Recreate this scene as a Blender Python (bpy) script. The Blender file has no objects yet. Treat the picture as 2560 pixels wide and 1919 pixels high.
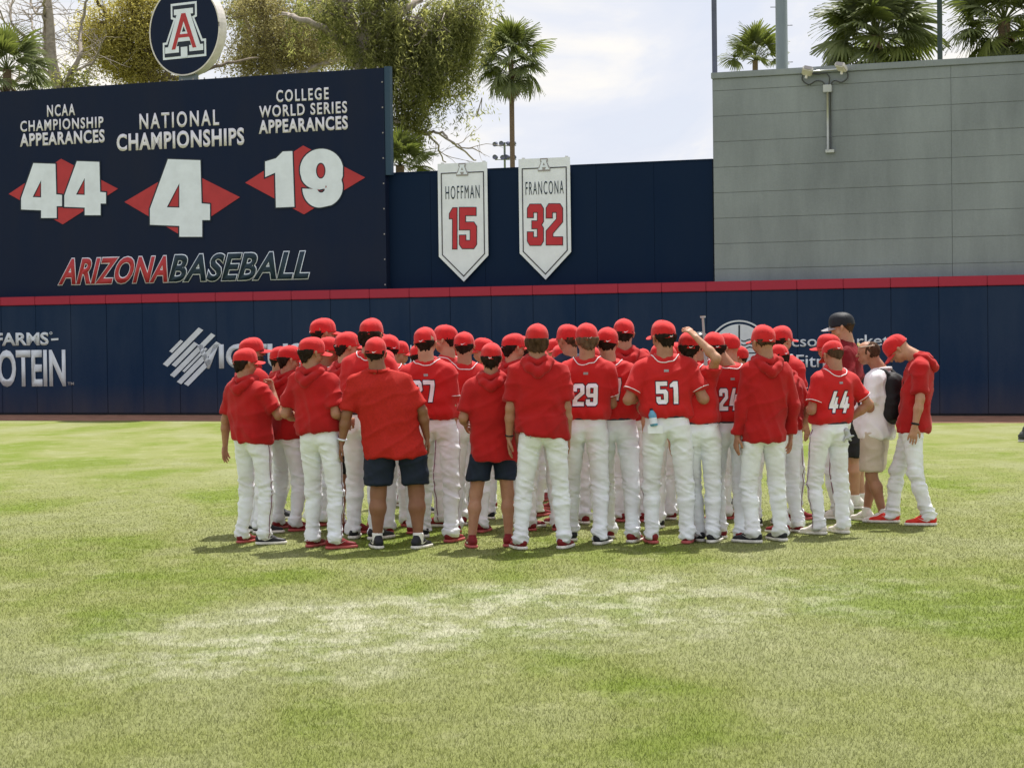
import bpy, bmesh, math, random
import numpy as np
from mathutils import Vector, Matrix, noise as mnoise
from mathutils.bvhtree import BVHTree
from mathutils.geometry import tessellate_polygon

random.seed(7)
rng = np.random.default_rng(7)
R = math.radians
scene = bpy.context.scene
COL = scene.collection

# ------------------------------------------------------------------ camera
FPX = 5475.0                      # focal length in pixels of a 2560 wide frame
CAMZ = 1.8
PITCH = math.atan(124.5 / FPX)
ROLL = math.atan(0.0135)
cam_data = bpy.data.cameras.new("camera")
cam_data.sensor_width = 36.0
cam_data.lens = 36.0 * FPX / 2560.0
cam_data.clip_start = 0.1
cam_data.clip_end = 3000.0
cam = bpy.data.objects.new("camera", cam_data)
COL.objects.link(cam)
CAMM = Matrix.Translation((0, 0, CAMZ)) @ Matrix.Rotation(R(90) - PITCH, 4, 'X') @ Matrix.Rotation(-ROLL, 4, 'Z')
cam.matrix_world = CAMM
scene.camera = cam

# ------------------------------------------------------------------ light
SUN_EL = R(65.0)
SUN_AZ = math.atan2(0.36, 0.93)          # from +Y towards +X: behind the wall, to the right
world = bpy.data.worlds.new("World")
scene.world = world
world.use_nodes = True
wt = world.node_tree
for n in list(wt.nodes):
    wt.nodes.remove(n)
def wn(t, **k):
    n = wt.nodes.new(t)
    for a, b in k.items():
        setattr(n, a, b)
    return n
out = wn('ShaderNodeOutputWorld')
sky = wn('ShaderNodeTexSky', sky_type='NISHITA')
sky.sun_disc = False
sky.sun_elevation = SUN_EL
sky.sun_rotation = SUN_AZ
sky.air_density = 1.0
sky.dust_density = 1.2
bg1 = wn('ShaderNodeBackground')
bg1.inputs[1].default_value = 0.13
wt.links.new(sky.outputs[0], bg1.inputs[0])
tc = wn('ShaderNodeTexCoord')
nz = wn('ShaderNodeTexNoise'); nz.inputs['Scale'].default_value = 8.0
nz.inputs['Detail'].default_value = 8.0; nz.inputs['Roughness'].default_value = 0.56
nz.inputs['Distortion'].default_value = 0.5
cmap = wn('ShaderNodeMapping'); cmap.inputs['Scale'].default_value = (1.0, 1.0, 1.7)
wt.links.new(tc.outputs['Generated'], cmap.inputs[0])
wt.links.new(cmap.outputs[0], nz.inputs['Vector'])
rampc = wn('ShaderNodeValToRGB')          # cloud tone: grey-blue undersides to warm white tops
rampc.color_ramp.elements[0].position = 0.36; rampc.color_ramp.elements[0].color = (0.575, 0.605, 0.690, 1)
rampc.color_ramp.elements[1].position = 0.60; rampc.color_ramp.elements[1].color = (0.79, 0.76, 0.715, 1)
e = rampc.color_ramp.elements.new(0.47); e.color = (0.625, 0.648, 0.710, 1)
wt.links.new(nz.outputs[0], rampc.inputs[0])
bg2 = wn('ShaderNodeBackground'); bg2.inputs[1].default_value = 1.0
wt.links.new(rampc.outputs[0], bg2.inputs[0])
cov = wn('ShaderNodeMapRange')
cov.inputs['From Min'].default_value = 0.22; cov.inputs['From Max'].default_value = 0.46
cov.inputs['To Min'].default_value = 0.88; cov.inputs['To Max'].default_value = 1.0
wt.links.new(nz.outputs[0], cov.inputs[0])
mixw = wn('ShaderNodeMixShader')
wt.links.new(cov.outputs[0], mixw.inputs[0])
wt.links.new(bg1.outputs[0], mixw.inputs[1]); wt.links.new(bg2.outputs[0], mixw.inputs[2])
wt.links.new(mixw.outputs[0], out.inputs[0])

sun_d = bpy.data.lights.new("sun", 'SUN')
sun_d.energy = 5.0
sun_d.angle = R(0.6)
sun_d.color = (1.0, 0.955, 0.88)
sun = bpy.data.objects.new("sun", sun_d)
COL.objects.link(sun)
sdir = Vector((-math.sin(SUN_AZ) * math.cos(SUN_EL), -math.cos(SUN_AZ) * math.cos(SUN_EL), -math.sin(SUN_EL)))
sun.rotation_euler = sdir.to_track_quat('-Z', 'Y').to_euler()
sun.location = (20, 40, 60)
vs = scene.view_settings
vs.view_transform = 'Standard'
vs.look = 'None'
vs.gamma = 1.0
vs.use_curve_mapping = False
vs.exposure = 0.42
scene.cycles.max_bounces = 8
scene.cycles.transparent_max_bounces = 6

# ------------------------------------------------------------------ pixel helpers
CM3 = CAMM.to_3x3()
CAMP = Vector((0, 0, CAMZ))
def ray(px, py):
    return (CM3 @ Vector(((px - 1280) / FPX, -(py - 959.5) / FPX, -1.0))).normalized()
def at_depth(px, py, D):
    d = ray(px, py)
    return CAMP + d * (D / d.y)
def on_ground(px, py):
    d = ray(px, py)
    return CAMP + d * (-CAMZ / d.z)
def horizon(px):
    return 835.0 - (px - 1280) * 0.0135

# ------------------------------------------------------------------ materials
def new_mat(name):
    m = bpy.data.materials.new(name)
    m.use_nodes = True
    nt = m.node_tree
    return m, nt, nt.nodes['Principled BSDF']
def mat(name, col, rough=0.8, var=0.12, scale=6.0, bump=0.0, bscale=60.0, metal=0.0, spec=0.3, col2=None, stretch=(1, 1, 1), sheen=0.0, detail=4.0, coord='Object', ridge=0.0, rstretch=(1, 1, 1), rscale=6.0):
    m, nt, b = new_mat(name)
    L = nt.links.new
    tcn = nt.nodes.new('ShaderNodeTexCoord')
    mp = nt.nodes.new('ShaderNodeMapping'); mp.inputs['Scale'].default_value = stretch
    L(tcn.outputs[coord], mp.inputs[0])
    n1 = nt.nodes.new('ShaderNodeTexNoise'); n1.inputs['Scale'].default_value = scale
    n1.inputs['Detail'].default_value = detail; n1.inputs['Roughness'].default_value = 0.6
    L(mp.outputs[0], n1.inputs['Vector'])
    rp = nt.nodes.new('ShaderNodeValToRGB')
    c = Vector(col)
    c2 = Vector(col2) if col2 else c * (1 - var)
    ca = c * (1 + var * 0.5)
    rp.color_ramp.elements[0].position = 0.30; rp.color_ramp.elements[0].color = (*c2, 1)
    rp.color_ramp.elements[1].position = 0.62; rp.color_ramp.elements[1].color = (min(ca[0], .92), min(ca[1], .92), min(ca[2], .92), 1)
    L(n1.outputs[0], rp.inputs[0])
    L(rp.outputs[0], b.inputs['Base Color'])
    b.inputs['Roughness'].default_value = rough
    b.inputs['Metallic'].default_value = metal
    b.inputs['Specular IOR Level'].default_value = spec
    if sheen:
        b.inputs['Sheen Weight'].default_value = sheen
        b.inputs['Sheen Roughness'].default_value = 0.6
    if ridge:
        mr_ = nt.nodes.new('ShaderNodeMapping'); mr_.inputs['Scale'].default_value = rstretch
        mr_.inputs['Rotation'].default_value = (0.35, 0.5, 0.2)
        L(tcn.outputs[coord], mr_.inputs[0])
        # warp, then ridged creases
        nw = nt.nodes.new('ShaderNodeTexNoise'); nw.inputs['Scale'].default_value = rscale
        nw.noise_type = 'RIDGED_MULTIFRACTAL'; nw.inputs['Detail'].default_value = 2.0; nw.inputs['Roughness'].default_value = 0.45
        nw.inputs['Distortion'].default_value = 0.6
        L(mr_.outputs[0], nw.inputs['Vector'])
        br = nt.nodes.new('ShaderNodeBump'); br.inputs['Strength'].default_value = 1.0; br.inputs['Distance'].default_value = ridge
        L(nw.outputs[0], br.inputs['Height']); L(br.outputs[0], b.inputs['Normal'])
    if bump:
        n2 = nt.nodes.new('ShaderNodeTexNoise'); n2.inputs['Scale'].default_value = bscale
        n2.inputs['Detail'].default_value = 3.0
        L(mp.outputs[0], n2.inputs['Vector'])
        bp = nt.nodes.new('ShaderNodeBump'); bp.inputs['Strength'].default_value = bump
        bp.inputs['Distance'].default_value = 0.01
        L(n2.outputs[0], bp.inputs['Height'])
        if ridge: L(br.outputs[0], bp.inputs['Normal'])
        L(bp.outputs[0], b.inputs['Normal'])
    return m

M = {}
M['red_jersey'] = mat('red_jersey', (0.49, 0.010, 0.011), 0.75, var=0.12, scale=5, bump=0.15, bscale=120, spec=0.2, sheen=0.08, ridge=.007, rstretch=(1.3, 1, .6), rscale=4.5)
M['red_hoodie'] = mat('red_hoodie', (0.38, 0.009, 0.010), 0.85, var=0.18, scale=4, bump=0.2, bscale=110, spec=0.15, sheen=0.08, ridge=.009, rstretch=(1.4, 1, .6), rscale=4.0)
M['red_polo'] = mat('red_polo', (0.42, 0.018, 0.013), 0.8, var=0.14, scale=60, bump=0.25, bscale=180, spec=0.2, ridge=.006, rstretch=(1.5, 1, .5), rscale=3.5)
M['red_cap'] = mat('red_cap', (0.54, 0.014, 0.016), 0.85, var=0.16, scale=14, bump=0.3, bscale=140, spec=0.15, sheen=0.15, ridge=.004, rstretch=(1, 1, 1), rscale=9.0)
M['dark_cap'] = mat('dark_cap', (0.010, 0.012, 0.018), 0.6, 0.2, 14, 0.3, 120, spec=.25)
M['maroon'] = mat('maroon', (0.17, 0.005, 0.010), 0.8, 0.15, 5, 0.3, 45, spec=0.2)
M['white_pants'] = mat('white_pants', (0.78, 0.82, 0.92), 0.85, var=0.1, scale=2.6, bump=0.15, bscale=120, spec=0.15, col2=(0.66, 0.655, 0.68), ridge=.022, rstretch=(.8, .8, 1.9), rscale=5.0)
M['pants_stripe'] = mat('pants_stripe', (0.22, 0.10, 0.16), 0.8)
M['white_shirt'] = mat('white_shirt', (0.82, 0.82, 0.87), 0.8, var=0.05, scale=3, bump=0.2, bscale=120, spec=0.2, ridge=.008, rstretch=(1.3, 1, .6), rscale=4.0)
M['khaki'] = mat('khaki', (0.55, 0.48, 0.40), 0.85, 0.10, 4, 0.4, 40, spec=0.15)
M['navy_shorts'] = mat('navy_shorts', (0.010, 0.017, 0.035), 0.7, 0.2, 6, 0.3, 40, spec=0.25)
M['navy_shirt'] = mat('navy_shirt', (0.012, 0.02, 0.05), 0.8, 0.2, 6, 0.3, 40)
M['dark_grey'] = mat('dark_grey', (0.05, 0.055, 0.06), 0.8, 0.2, 6, 0.3, 40)
M['black'] = mat('black_cloth', (0.012, 0.012, 0.015), 0.7, 0.2, 10, 0.2, 60)
M['gloss_black'] = mat('gloss_black', (0.008, 0.009, 0.012), 0.30, 0.1, 8, spec=0.4)
M['belt'] = mat('belt', (0.03, 0.02, 0.04), 0.5, 0.1)
M['piping'] = mat('piping', (0.80, 0.78, 0.82), 0.7, 0.05)
M['number_white'] = mat('number_white', (0.80, 0.76, 0.84), 0.7, 0.05)
M['number_navy'] = mat('number_navy', (0.05, 0.012, 0.035), 0.7, 0.05)
for i, c in enumerate([(0.37, 0.190, 0.120), (0.45, 0.25, 0.165), (0.24, 0.115, 0.065)]):
    mm = mat('skin_%d' % i, c, 0.55, 0.14, 9, 0.15, 60, spec=0.35, col2=(c[0] * .85, c[1] * .74, c[2] * .7))
    mm.node_tree.nodes['Principled BSDF'].inputs['Subsurface Weight'].default_value = 0.08
    mm.node_tree.nodes['Principled BSDF'].inputs['Subsurface Scale'].default_value = 0.02
    M['skin%d' % i] = mm
M['hair_dark'] = mat('hair_dark', (0.022, 0.014, 0.011), 0.95, 0.5, 30, 0.9, 90, spec=.12, stretch=(1, 1, .3))
M['hair_brown'] = mat('hair_brown', (0.065, 0.036, 0.022), 0.95, 0.6, 30, 0.9, 90, spec=.12, stretch=(1, 1, .3))
M['hair_light'] = mat('hair_light', (0.12, 0.078, 0.05), 0.95, 0.5, 30, 0.8, 90, spec=.12, stretch=(1, 1, .3))
M['eye'] = mat('eye_dark', (0.02, 0.012, 0.01), 0.2)
M['lips'] = mat('lips', (0.30, 0.10, 0.08), 0.5)
M['shoe_red'] = mat('shoe_red', (0.17, 0.008, 0.012), 0.6, 0.3, 20, 0.2, 60)
M['shoe_bright'] = mat('shoe_bright', (0.62, 0.03, 0.02), 0.6, 0.3, 20, 0.2, 60)
M['shoe_black'] = mat('shoe_black', (0.015, 0.016, 0.022), 0.55, 0.3, 20, 0.2, 60)
M['shoe_white'] = mat('shoe_white', (0.70, 0.66, 0.62), 0.6, 0.2, 20, 0.2, 60)
M['shoe_grey'] = mat('shoe_grey', (0.18, 0.18, 0.19), 0.6, 0.2, 20, 0.2, 60)
M['sole'] = mat('shoe_sole', (0.72, 0.70, 0.66), 0.6, 0.2, 30)
M['sole_red'] = mat('shoe_sole_red', (0.45, 0.10, 0.10), 0.6, 0.2, 30)
M['sock'] = mat('sock_white', (0.75, 0.74, 0.72), 0.9, 0.1, 20)
M['sock_red'] = mat('sock_red', (0.28, 0.01, 0.015), 0.9, 0.1, 20)
M['glass_dark'] = mat('lens_dark', (0.03, 0.02, 0.015), 0.08, spec=0.8)
M['glass_gold'] = mat('lens_gold', (0.8, 0.6, 0.3), 0.12, metal=1.0)
M['silver'] = mat('silver', (0.6, 0.6, 0.6), 0.3, metal=1.0)
M['bottle'] = mat('bottle_blue', (0.10, 0.30, 0.48), 0.15, 0.4, 30, spec=0.6)
M['bat'] = mat('bat_white', (0.36, 0.38, 0.40), 0.4)
# walls
def wall_mat(name, col, dirt, rough=0.55, amt=0.5):
    """vinyl or painted surface with soft blotches, vertical streaks and splash dirt near the ground"""
    m, nt, b = new_mat(name)
    L = nt.links.new
    g = nt.nodes.new('ShaderNodeNewGeometry')
    mp = nt.nodes.new('ShaderNodeMapping'); mp.inputs['Scale'].default_value = (1.6, 1.6, 0.30)
    L(g.outputs['Position'], mp.inputs[0])
    n1 = nt.nodes.new('ShaderNodeTexNoise'); n1.inputs['Scale'].default_value = 1.3; n1.inputs['Detail'].default_value = 7
    n1.inputs['Roughness'].default_value = 0.65
    L(mp.outputs[0], n1.inputs['Vector'])
    n2 = nt.nodes.new('ShaderNodeTexNoise'); n2.inputs['Scale'].default_value = 0.45; n2.inputs['Detail'].default_value = 5
    L(g.outputs['Position'], n2.inputs['Vector'])
    n3 = nt.nodes.new('ShaderNodeTexNoise'); n3.inputs['Scale'].default_value = 28; n3.inputs['Detail'].default_value = 4
    L(g.outputs['Position'], n3.inputs['Vector'])
    a = nt.nodes.new('ShaderNodeMath'); a.operation = 'MULTIPLY_ADD'; a.inputs[1].default_value = 0.9
    L(n1.outputs[0], a.inputs[0]); L(n2.outputs[0], a.inputs[2])
    a2 = nt.nodes.new('ShaderNodeMath'); a2.operation = 'MULTIPLY_ADD'; a2.inputs[1].default_value = 0.35
    L(n3.outputs[0], a2.inputs[0]); L(a.outputs[0], a2.inputs[2])
    mr = nt.nodes.new('ShaderNodeMapRange'); mr.inputs['From Min'].default_value = 0.80; mr.inputs['From Max'].default_value = 1.45
    mr.inputs['To Max'].default_value = amt
    L(a2.outputs[0], mr.inputs[0])
    mx = nt.nodes.new('ShaderNodeMix'); mx.data_type = 'RGBA'
    mx.inputs[6].default_value = (*col, 1); mx.inputs[7].default_value = (*dirt, 1)
    L(mr.outputs[0], mx.inputs[0])
    # splash dirt low down
    sp = nt.nodes.new('ShaderNodeSeparateXYZ'); L(g.outputs['Position'], sp.inputs[0])
    z1 = nt.nodes.new('ShaderNodeMapRange'); z1.inputs['From Min'].default_value = 0.75; z1.inputs['From Max'].default_value = 0.0
    z1.inputs['To Max'].default_value = 0.8
    L(sp.outputs[2], z1.inputs[0])
    zz = nt.nodes.new('ShaderNodeMath'); zz.operation = 'MULTIPLY'; L(z1.outputs[0], zz.inputs[0]); L(n1.outputs[0], zz.inputs[1])
    mx2 = nt.nodes.new('ShaderNodeMix'); mx2.data_type = 'RGBA'; mx2.inputs[7].default_value = (0.075, 0.055, 0.05, 1)
    L(zz.outputs[0], mx2.inputs[0]); L(mx.outputs[2], mx2.inputs[6])
    L(mx2.outputs[2], b.inputs['Base Color'])
    b.inputs['Roughness'].default_value = rough
    b.inputs['Specular IOR Level'].default_value = 0.12
    bp = nt.nodes.new('ShaderNodeBump'); bp.inputs['Strength'].default_value = 0.25; bp.inputs['Distance'].default_value = 0.03
    L(n1.outputs[0], bp.inputs['Height']); L(bp.outputs[0], b.inputs['Normal'])
    return m
M['pad'] = wall_mat('wall_pad_vinyl', (0.0045, 0.020, 0.062), (0.020, 0.036, 0.078), 0.6, 1.0)
M['rail'] = wall_mat('rail_red', (0.36, 0.032, 0.062), (0.29, 0.035, 0.06), 0.6, 0.5)
M['navy_wall'] = wall_mat('navy_wall', (0.0022, 0.0125, 0.043), (0.006, 0.016, 0.043), 0.7, 0.7)
M['board'] = wall_mat('board_navy', (0.006, 0.014, 0.043), (0.013, 0.018, 0.040), 0.65, 0.9)
M['board_side'] = wall_mat('board_side', (0.032, 0.065, 0.115), (0.05, 0.08, 0.12), 0.5, 0.7)
M['concrete'] = wall_mat('grey_concrete', (0.265, 0.296, 0.322), (0.165, 0.185, 0.205), 0.9, 0.9)
M['concrete_joint'] = mat('concrete_joint', (0.26, 0.28, 0.29), 0.95)
M['sign_white'] = mat('sign_white', (0.70, 0.76, 0.88), 0.55, 0.08, 3)
M['sign_pink'] = mat('sign_white_warm', (0.70, 0.69, 0.80), 0.55, 0.08, 3)
M['ad_white'] = mat('ad_white', (0.58, 0.62, 0.72), 0.55, 0.12, 3)
M['sign_red'] = mat('sign_red', (0.42, 0.035, 0.045), 0.55, 0.1, 3)
M['sign_navy'] = mat('sign_navy', (0.012, 0.020, 0.040), 0.55, 0.1, 3)
M['sign_teal'] = mat('sign_teal', (0.010, 0.028, 0.050), 0.55, 0.1, 3)
M['sign_grey'] = mat('sign_grey', (0.30, 0.28, 0.30), 0.55, 0.1, 3)
M['banner'] = mat('banner_white', (0.72, 0.76, 0.86), 0.7, 0.08, 2.5, 0.3, 14)
M['banner_red'] = mat('banner_red', (0.46, 0.035, 0.05), 0.7, 0.1, 3)
M['rim'] = mat('sign_rim', (0.66, 0.62, 0.60), 0.5, 0.15)
M['patch'] = mat('faded_patch', (0.008, 0.015, 0.045), 0.55, 0.15)
M['pole_grey'] = mat('pole_grey', (0.20, 0.24, 0.26), 0.55, 0.12, 3, stretch=(1, 1, .2))
M['pole_dark'] = mat('pole_dark', (0.11, 0.12, 0.19), 0.55, 0.12, 3)
M['pole_green'] = mat('pole_green', (0.045, 0.065, 0.07), 0.55, 0.12, 3)
M['conduit'] = mat('conduit', (0.42, 0.44, 0.44), 0.35, 0.1, 5, metal=0.4)
M['cable'] = mat('cable', (0.06, 0.065, 0.07), 0.5, 0.1)
M['fixture'] = mat('fixture_white', (0.68, 0.66, 0.64), 0.4, 0.1)
M['bark'] = mat('bark', (0.16, 0.13, 0.10), 0.95, 0.4, 8, 0.8, 30, stretch=(1, 1, .3))
M['bark_pale'] = mat('bark_pale', (0.32, 0.28, 0.24), 0.95, 0.3, 8, 0.8, 30)
M['palm_bark'] = mat('palm_bark', (0.17, 0.12, 0.09), 0.95, 0.4, 12, 0.8, 40, stretch=(1, 1, 3))

def leaf_mat(name, ca, cb, transl=0.45, rough=0.6):
    m = bpy.data.materials.new(name); m.use_nodes = True
    nt = m.node_tree; L = nt.links.new
    for n in list(nt.nodes): nt.nodes.remove(n)
    o = nt.nodes.new('ShaderNodeOutputMaterial')
    at = nt.nodes.new('ShaderNodeAttribute'); at.attribute_name = 'tint'
    rp = nt.nodes.new('ShaderNodeValToRGB')
    rp.color_ramp.elements[0].color = (*ca, 1); rp.color_ramp.elements[1].color = (*cb, 1)
    L(at.outputs['Fac'], rp.inputs[0])
    d = nt.nodes.new('ShaderNodeBsdfPrincipled'); d.inputs['Roughness'].default_value = rough
    d.inputs['Specular IOR Level'].default_value = 0.25
    t = nt.nodes.new('ShaderNodeBsdfTranslucent')
    L(rp.outputs[0], d.inputs['Base Color'])
    hs = nt.nodes.new('ShaderNodeHueSaturation'); hs.inputs['Saturation'].default_value = 1.15; hs.inputs['Value'].default_value = 1.5
    L(rp.outputs[0], hs.inputs['Color']); L(hs.outputs[0], t.inputs[0])
    mx = nt.nodes.new('ShaderNodeMixShader'); mx.inputs[0].default_value = transl
    L(d.outputs[0], mx.inputs[1]); L(t.outputs[0], mx.inputs[2]); L(mx.outputs[0], o.inputs[0])
    return m
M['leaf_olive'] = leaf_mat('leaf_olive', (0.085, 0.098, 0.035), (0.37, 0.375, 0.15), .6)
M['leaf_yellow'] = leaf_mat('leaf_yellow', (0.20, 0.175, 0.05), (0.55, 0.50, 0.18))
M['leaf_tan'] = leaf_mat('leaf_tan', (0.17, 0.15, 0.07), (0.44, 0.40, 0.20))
M['leaf_palm'] = leaf_mat('leaf_palm', (0.042, 0.064, 0.030), (0.20, 0.225, 0.11), 0.3, 0.45)
M['leaf_palm_light'] = leaf_mat('leaf_palm_light', (0.05, 0.075, 0.022), (0.15, 0.17, 0.05), 0.4, 0.45)
M['leaf_dead'] = leaf_mat('leaf_dead', (0.09, 0.055, 0.03), (0.24, 0.165, 0.10), 0.25, 0.8)

# ------------------------------------------------------------------ object helpers
def link(o, parent=None):
    COL.objects.link(o)
    if parent is not None:
        o.parent = parent
    return o
def mesh_np(name, verts, faces, smooth=True):
    """faces: (n,3) or (n,4) array"""
    me = bpy.data.meshes.new(name)
    verts = np.asarray(verts, dtype=np.float32); faces = np.asarray(faces, dtype=np.int32)
    k = faces.shape[1]
    me.vertices.add(len(verts)); me.vertices.foreach_set('co', verts.ravel())
    me.loops.add(faces.size); me.loops.foreach_set('vertex_index', faces.ravel())
    me.polygons.add(len(faces))
    me.polygons.foreach_set('loop_start', np.arange(0, faces.size, k, dtype=np.int32))
    me.polygons.foreach_set('loop_total', np.full(len(faces), k, dtype=np.int32))
    if smooth:
        me.polygons.foreach_set('use_smooth', np.ones(len(faces), dtype=bool))
    me.update(calc_edges=True)
    return me
def obj(name, me, material=None, parent=None, loc=None, kind=None):
    o = bpy.data.objects.new(name, me)
    if material is not None and len(me.materials) == 0:
        me.materials.append(material)
    link(o, parent)
    if loc is not None: o.location = loc
    if kind: o['kind'] = kind
    return o
def tag(o, label, cat, group=None, kind=None):
    o['label'] = label
    if cat: o['category'] = cat
    if group: o['group'] = group
    if kind: o['kind'] = kind
    return o
def empty(name, loc, rz=0.0):
    o = bpy.data.objects.new(name, None); COL.objects.link(o)
    o.location = loc; o.rotation_euler = (0, 0, rz)
    o.empty_display_size = 0.2
    return o
def pyd(name, v, f, smooth=False):
    me = bpy.data.meshes.new(name); me.from_pydata(v, [], f); me.update()
    if smooth:
        for p in me.polygons: p.use_smooth = True
    return me
def box_me(name, x0, x1, y0, y1, z0, z1, bev=0.0, seg=2):
    bm = bmesh.new()
    bmesh.ops.create_cube(bm, size=1.0)
    for v in bm.verts:
        v.co = Vector(((x0 + x1) / 2 + v.co.x * (x1 - x0), (y0 + y1) / 2 + v.co.y * (y1 - y0), (z0 + z1) / 2 + v.co.z * (z1 - z0)))
    if bev:
        bmesh.ops.bevel(bm, geom=bm.edges[:], offset=bev, segments=seg, affect='EDGES', clamp_overlap=True)
    me = bpy.data.meshes.new(name); bm.to_mesh(me); bm.free()
    return me
def tube_arr(pts, rad, n=6):
    """swept tube -> (verts, quads)"""
    pts = [Vector(p) for p in pts]
    if not hasattr(rad, '__len__'): rad = [rad] * len(pts)
    V = []; F = []
    up = None
    for i, p in enumerate(pts):
        d = (pts[min(i + 1, len(pts) - 1)] - pts[max(i - 1, 0)])
        if d.length < 1e-9: d = Vector((0, 0, 1))
        d.normalize()
        if up is None:
            up = Vector((0, 0, 1)) if abs(d.z) < .9 else Vector((1, 0, 0))
        a = d.cross(up).normalized(); b = d.cross(a).normalized()
        up = -b if False else up
        for k in range(n):
            t = 2 * math.pi * k / n
            V.append(p + (a * math.cos(t) + b * math.sin(t)) * rad[i])
    for i in range(len(pts) - 1):
        for k in range(n):
            k2 = (k + 1) % n
            F.append((i * n + k, i * n + k2, (i + 1) * n + k2, (i + 1) * n + k))
    return V, F
class MB:
    def __init__(s): s.v = []; s.f = []
    def add(s, v, f):
        o = len(s.v); s.v += [tuple(x) for x in v]; s.f += [tuple(i + o for i in q) for q in f]; return s
    def tube(s, pts, rad, n=6, cap=True):
        v, f = tube_arr(pts, rad, n); s.add(v, f)
        if cap:
            o = len(s.v) - len(v)
            s.f.append(tuple(o + i for i in range(n)))
            s.f.append(tuple(len(s.v) - n + i for i in reversed(range(n))))
        return s
    def box(s, x0, x1, y0, y1, z0, z1):
        v = [(x, y, z) for x in (x0, x1) for y in (y0, y1) for z in (z0, z1)]
        return s.add(v, [(0, 1, 3, 2), (4, 6, 7, 5), (0, 4, 5, 1), (2, 3, 7, 6), (0, 2, 6, 4), (1, 5, 7, 3)])
    def me(s, name, smooth=True): return pyd(name, s.v, s.f, smooth)

# ------------------------------------------------------------------ numpy value noise
_H = rng.random((64, 64, 64)).astype(np.float32)
def vnoise(P):
    i = np.floor(P).astype(np.int64); f = (P - i).astype(np.float32); f = f * f * (3 - 2 * f)
    i &= 63; j = (i + 1) & 63
    x0, y0, z0 = i[:, 0], i[:, 1], i[:, 2]; x1, y1, z1 = j[:, 0], j[:, 1], j[:, 2]
    fx, fy, fz = f[:, 0], f[:, 1], f[:, 2]
    c = lambda a, b, d: _H[a, b, d]
    return ((c(x0, y0, z0) * (1 - fx) + c(x1, y0, z0) * fx) * (1 - fy) + (c(x0, y1, z0) * (1 - fx) + c(x1, y1, z0) * fx) * fy) * (1 - fz) + \
           ((c(x0, y0, z1) * (1 - fx) + c(x1, y0, z1) * fx) * (1 - fy) + (c(x0, y1, z1) * (1 - fx) + c(x1, y1, z1) * fx) * fy) * fz
def ridged(P, oct=2):
    s = 0; a = 1; t = 0
    for k in range(oct):
        s = s + a * (1 - np.abs(2 * vnoise(P * (2 ** k) + 17.3 * k) - 1)); t += a; a *= 0.5
    return s / t

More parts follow.
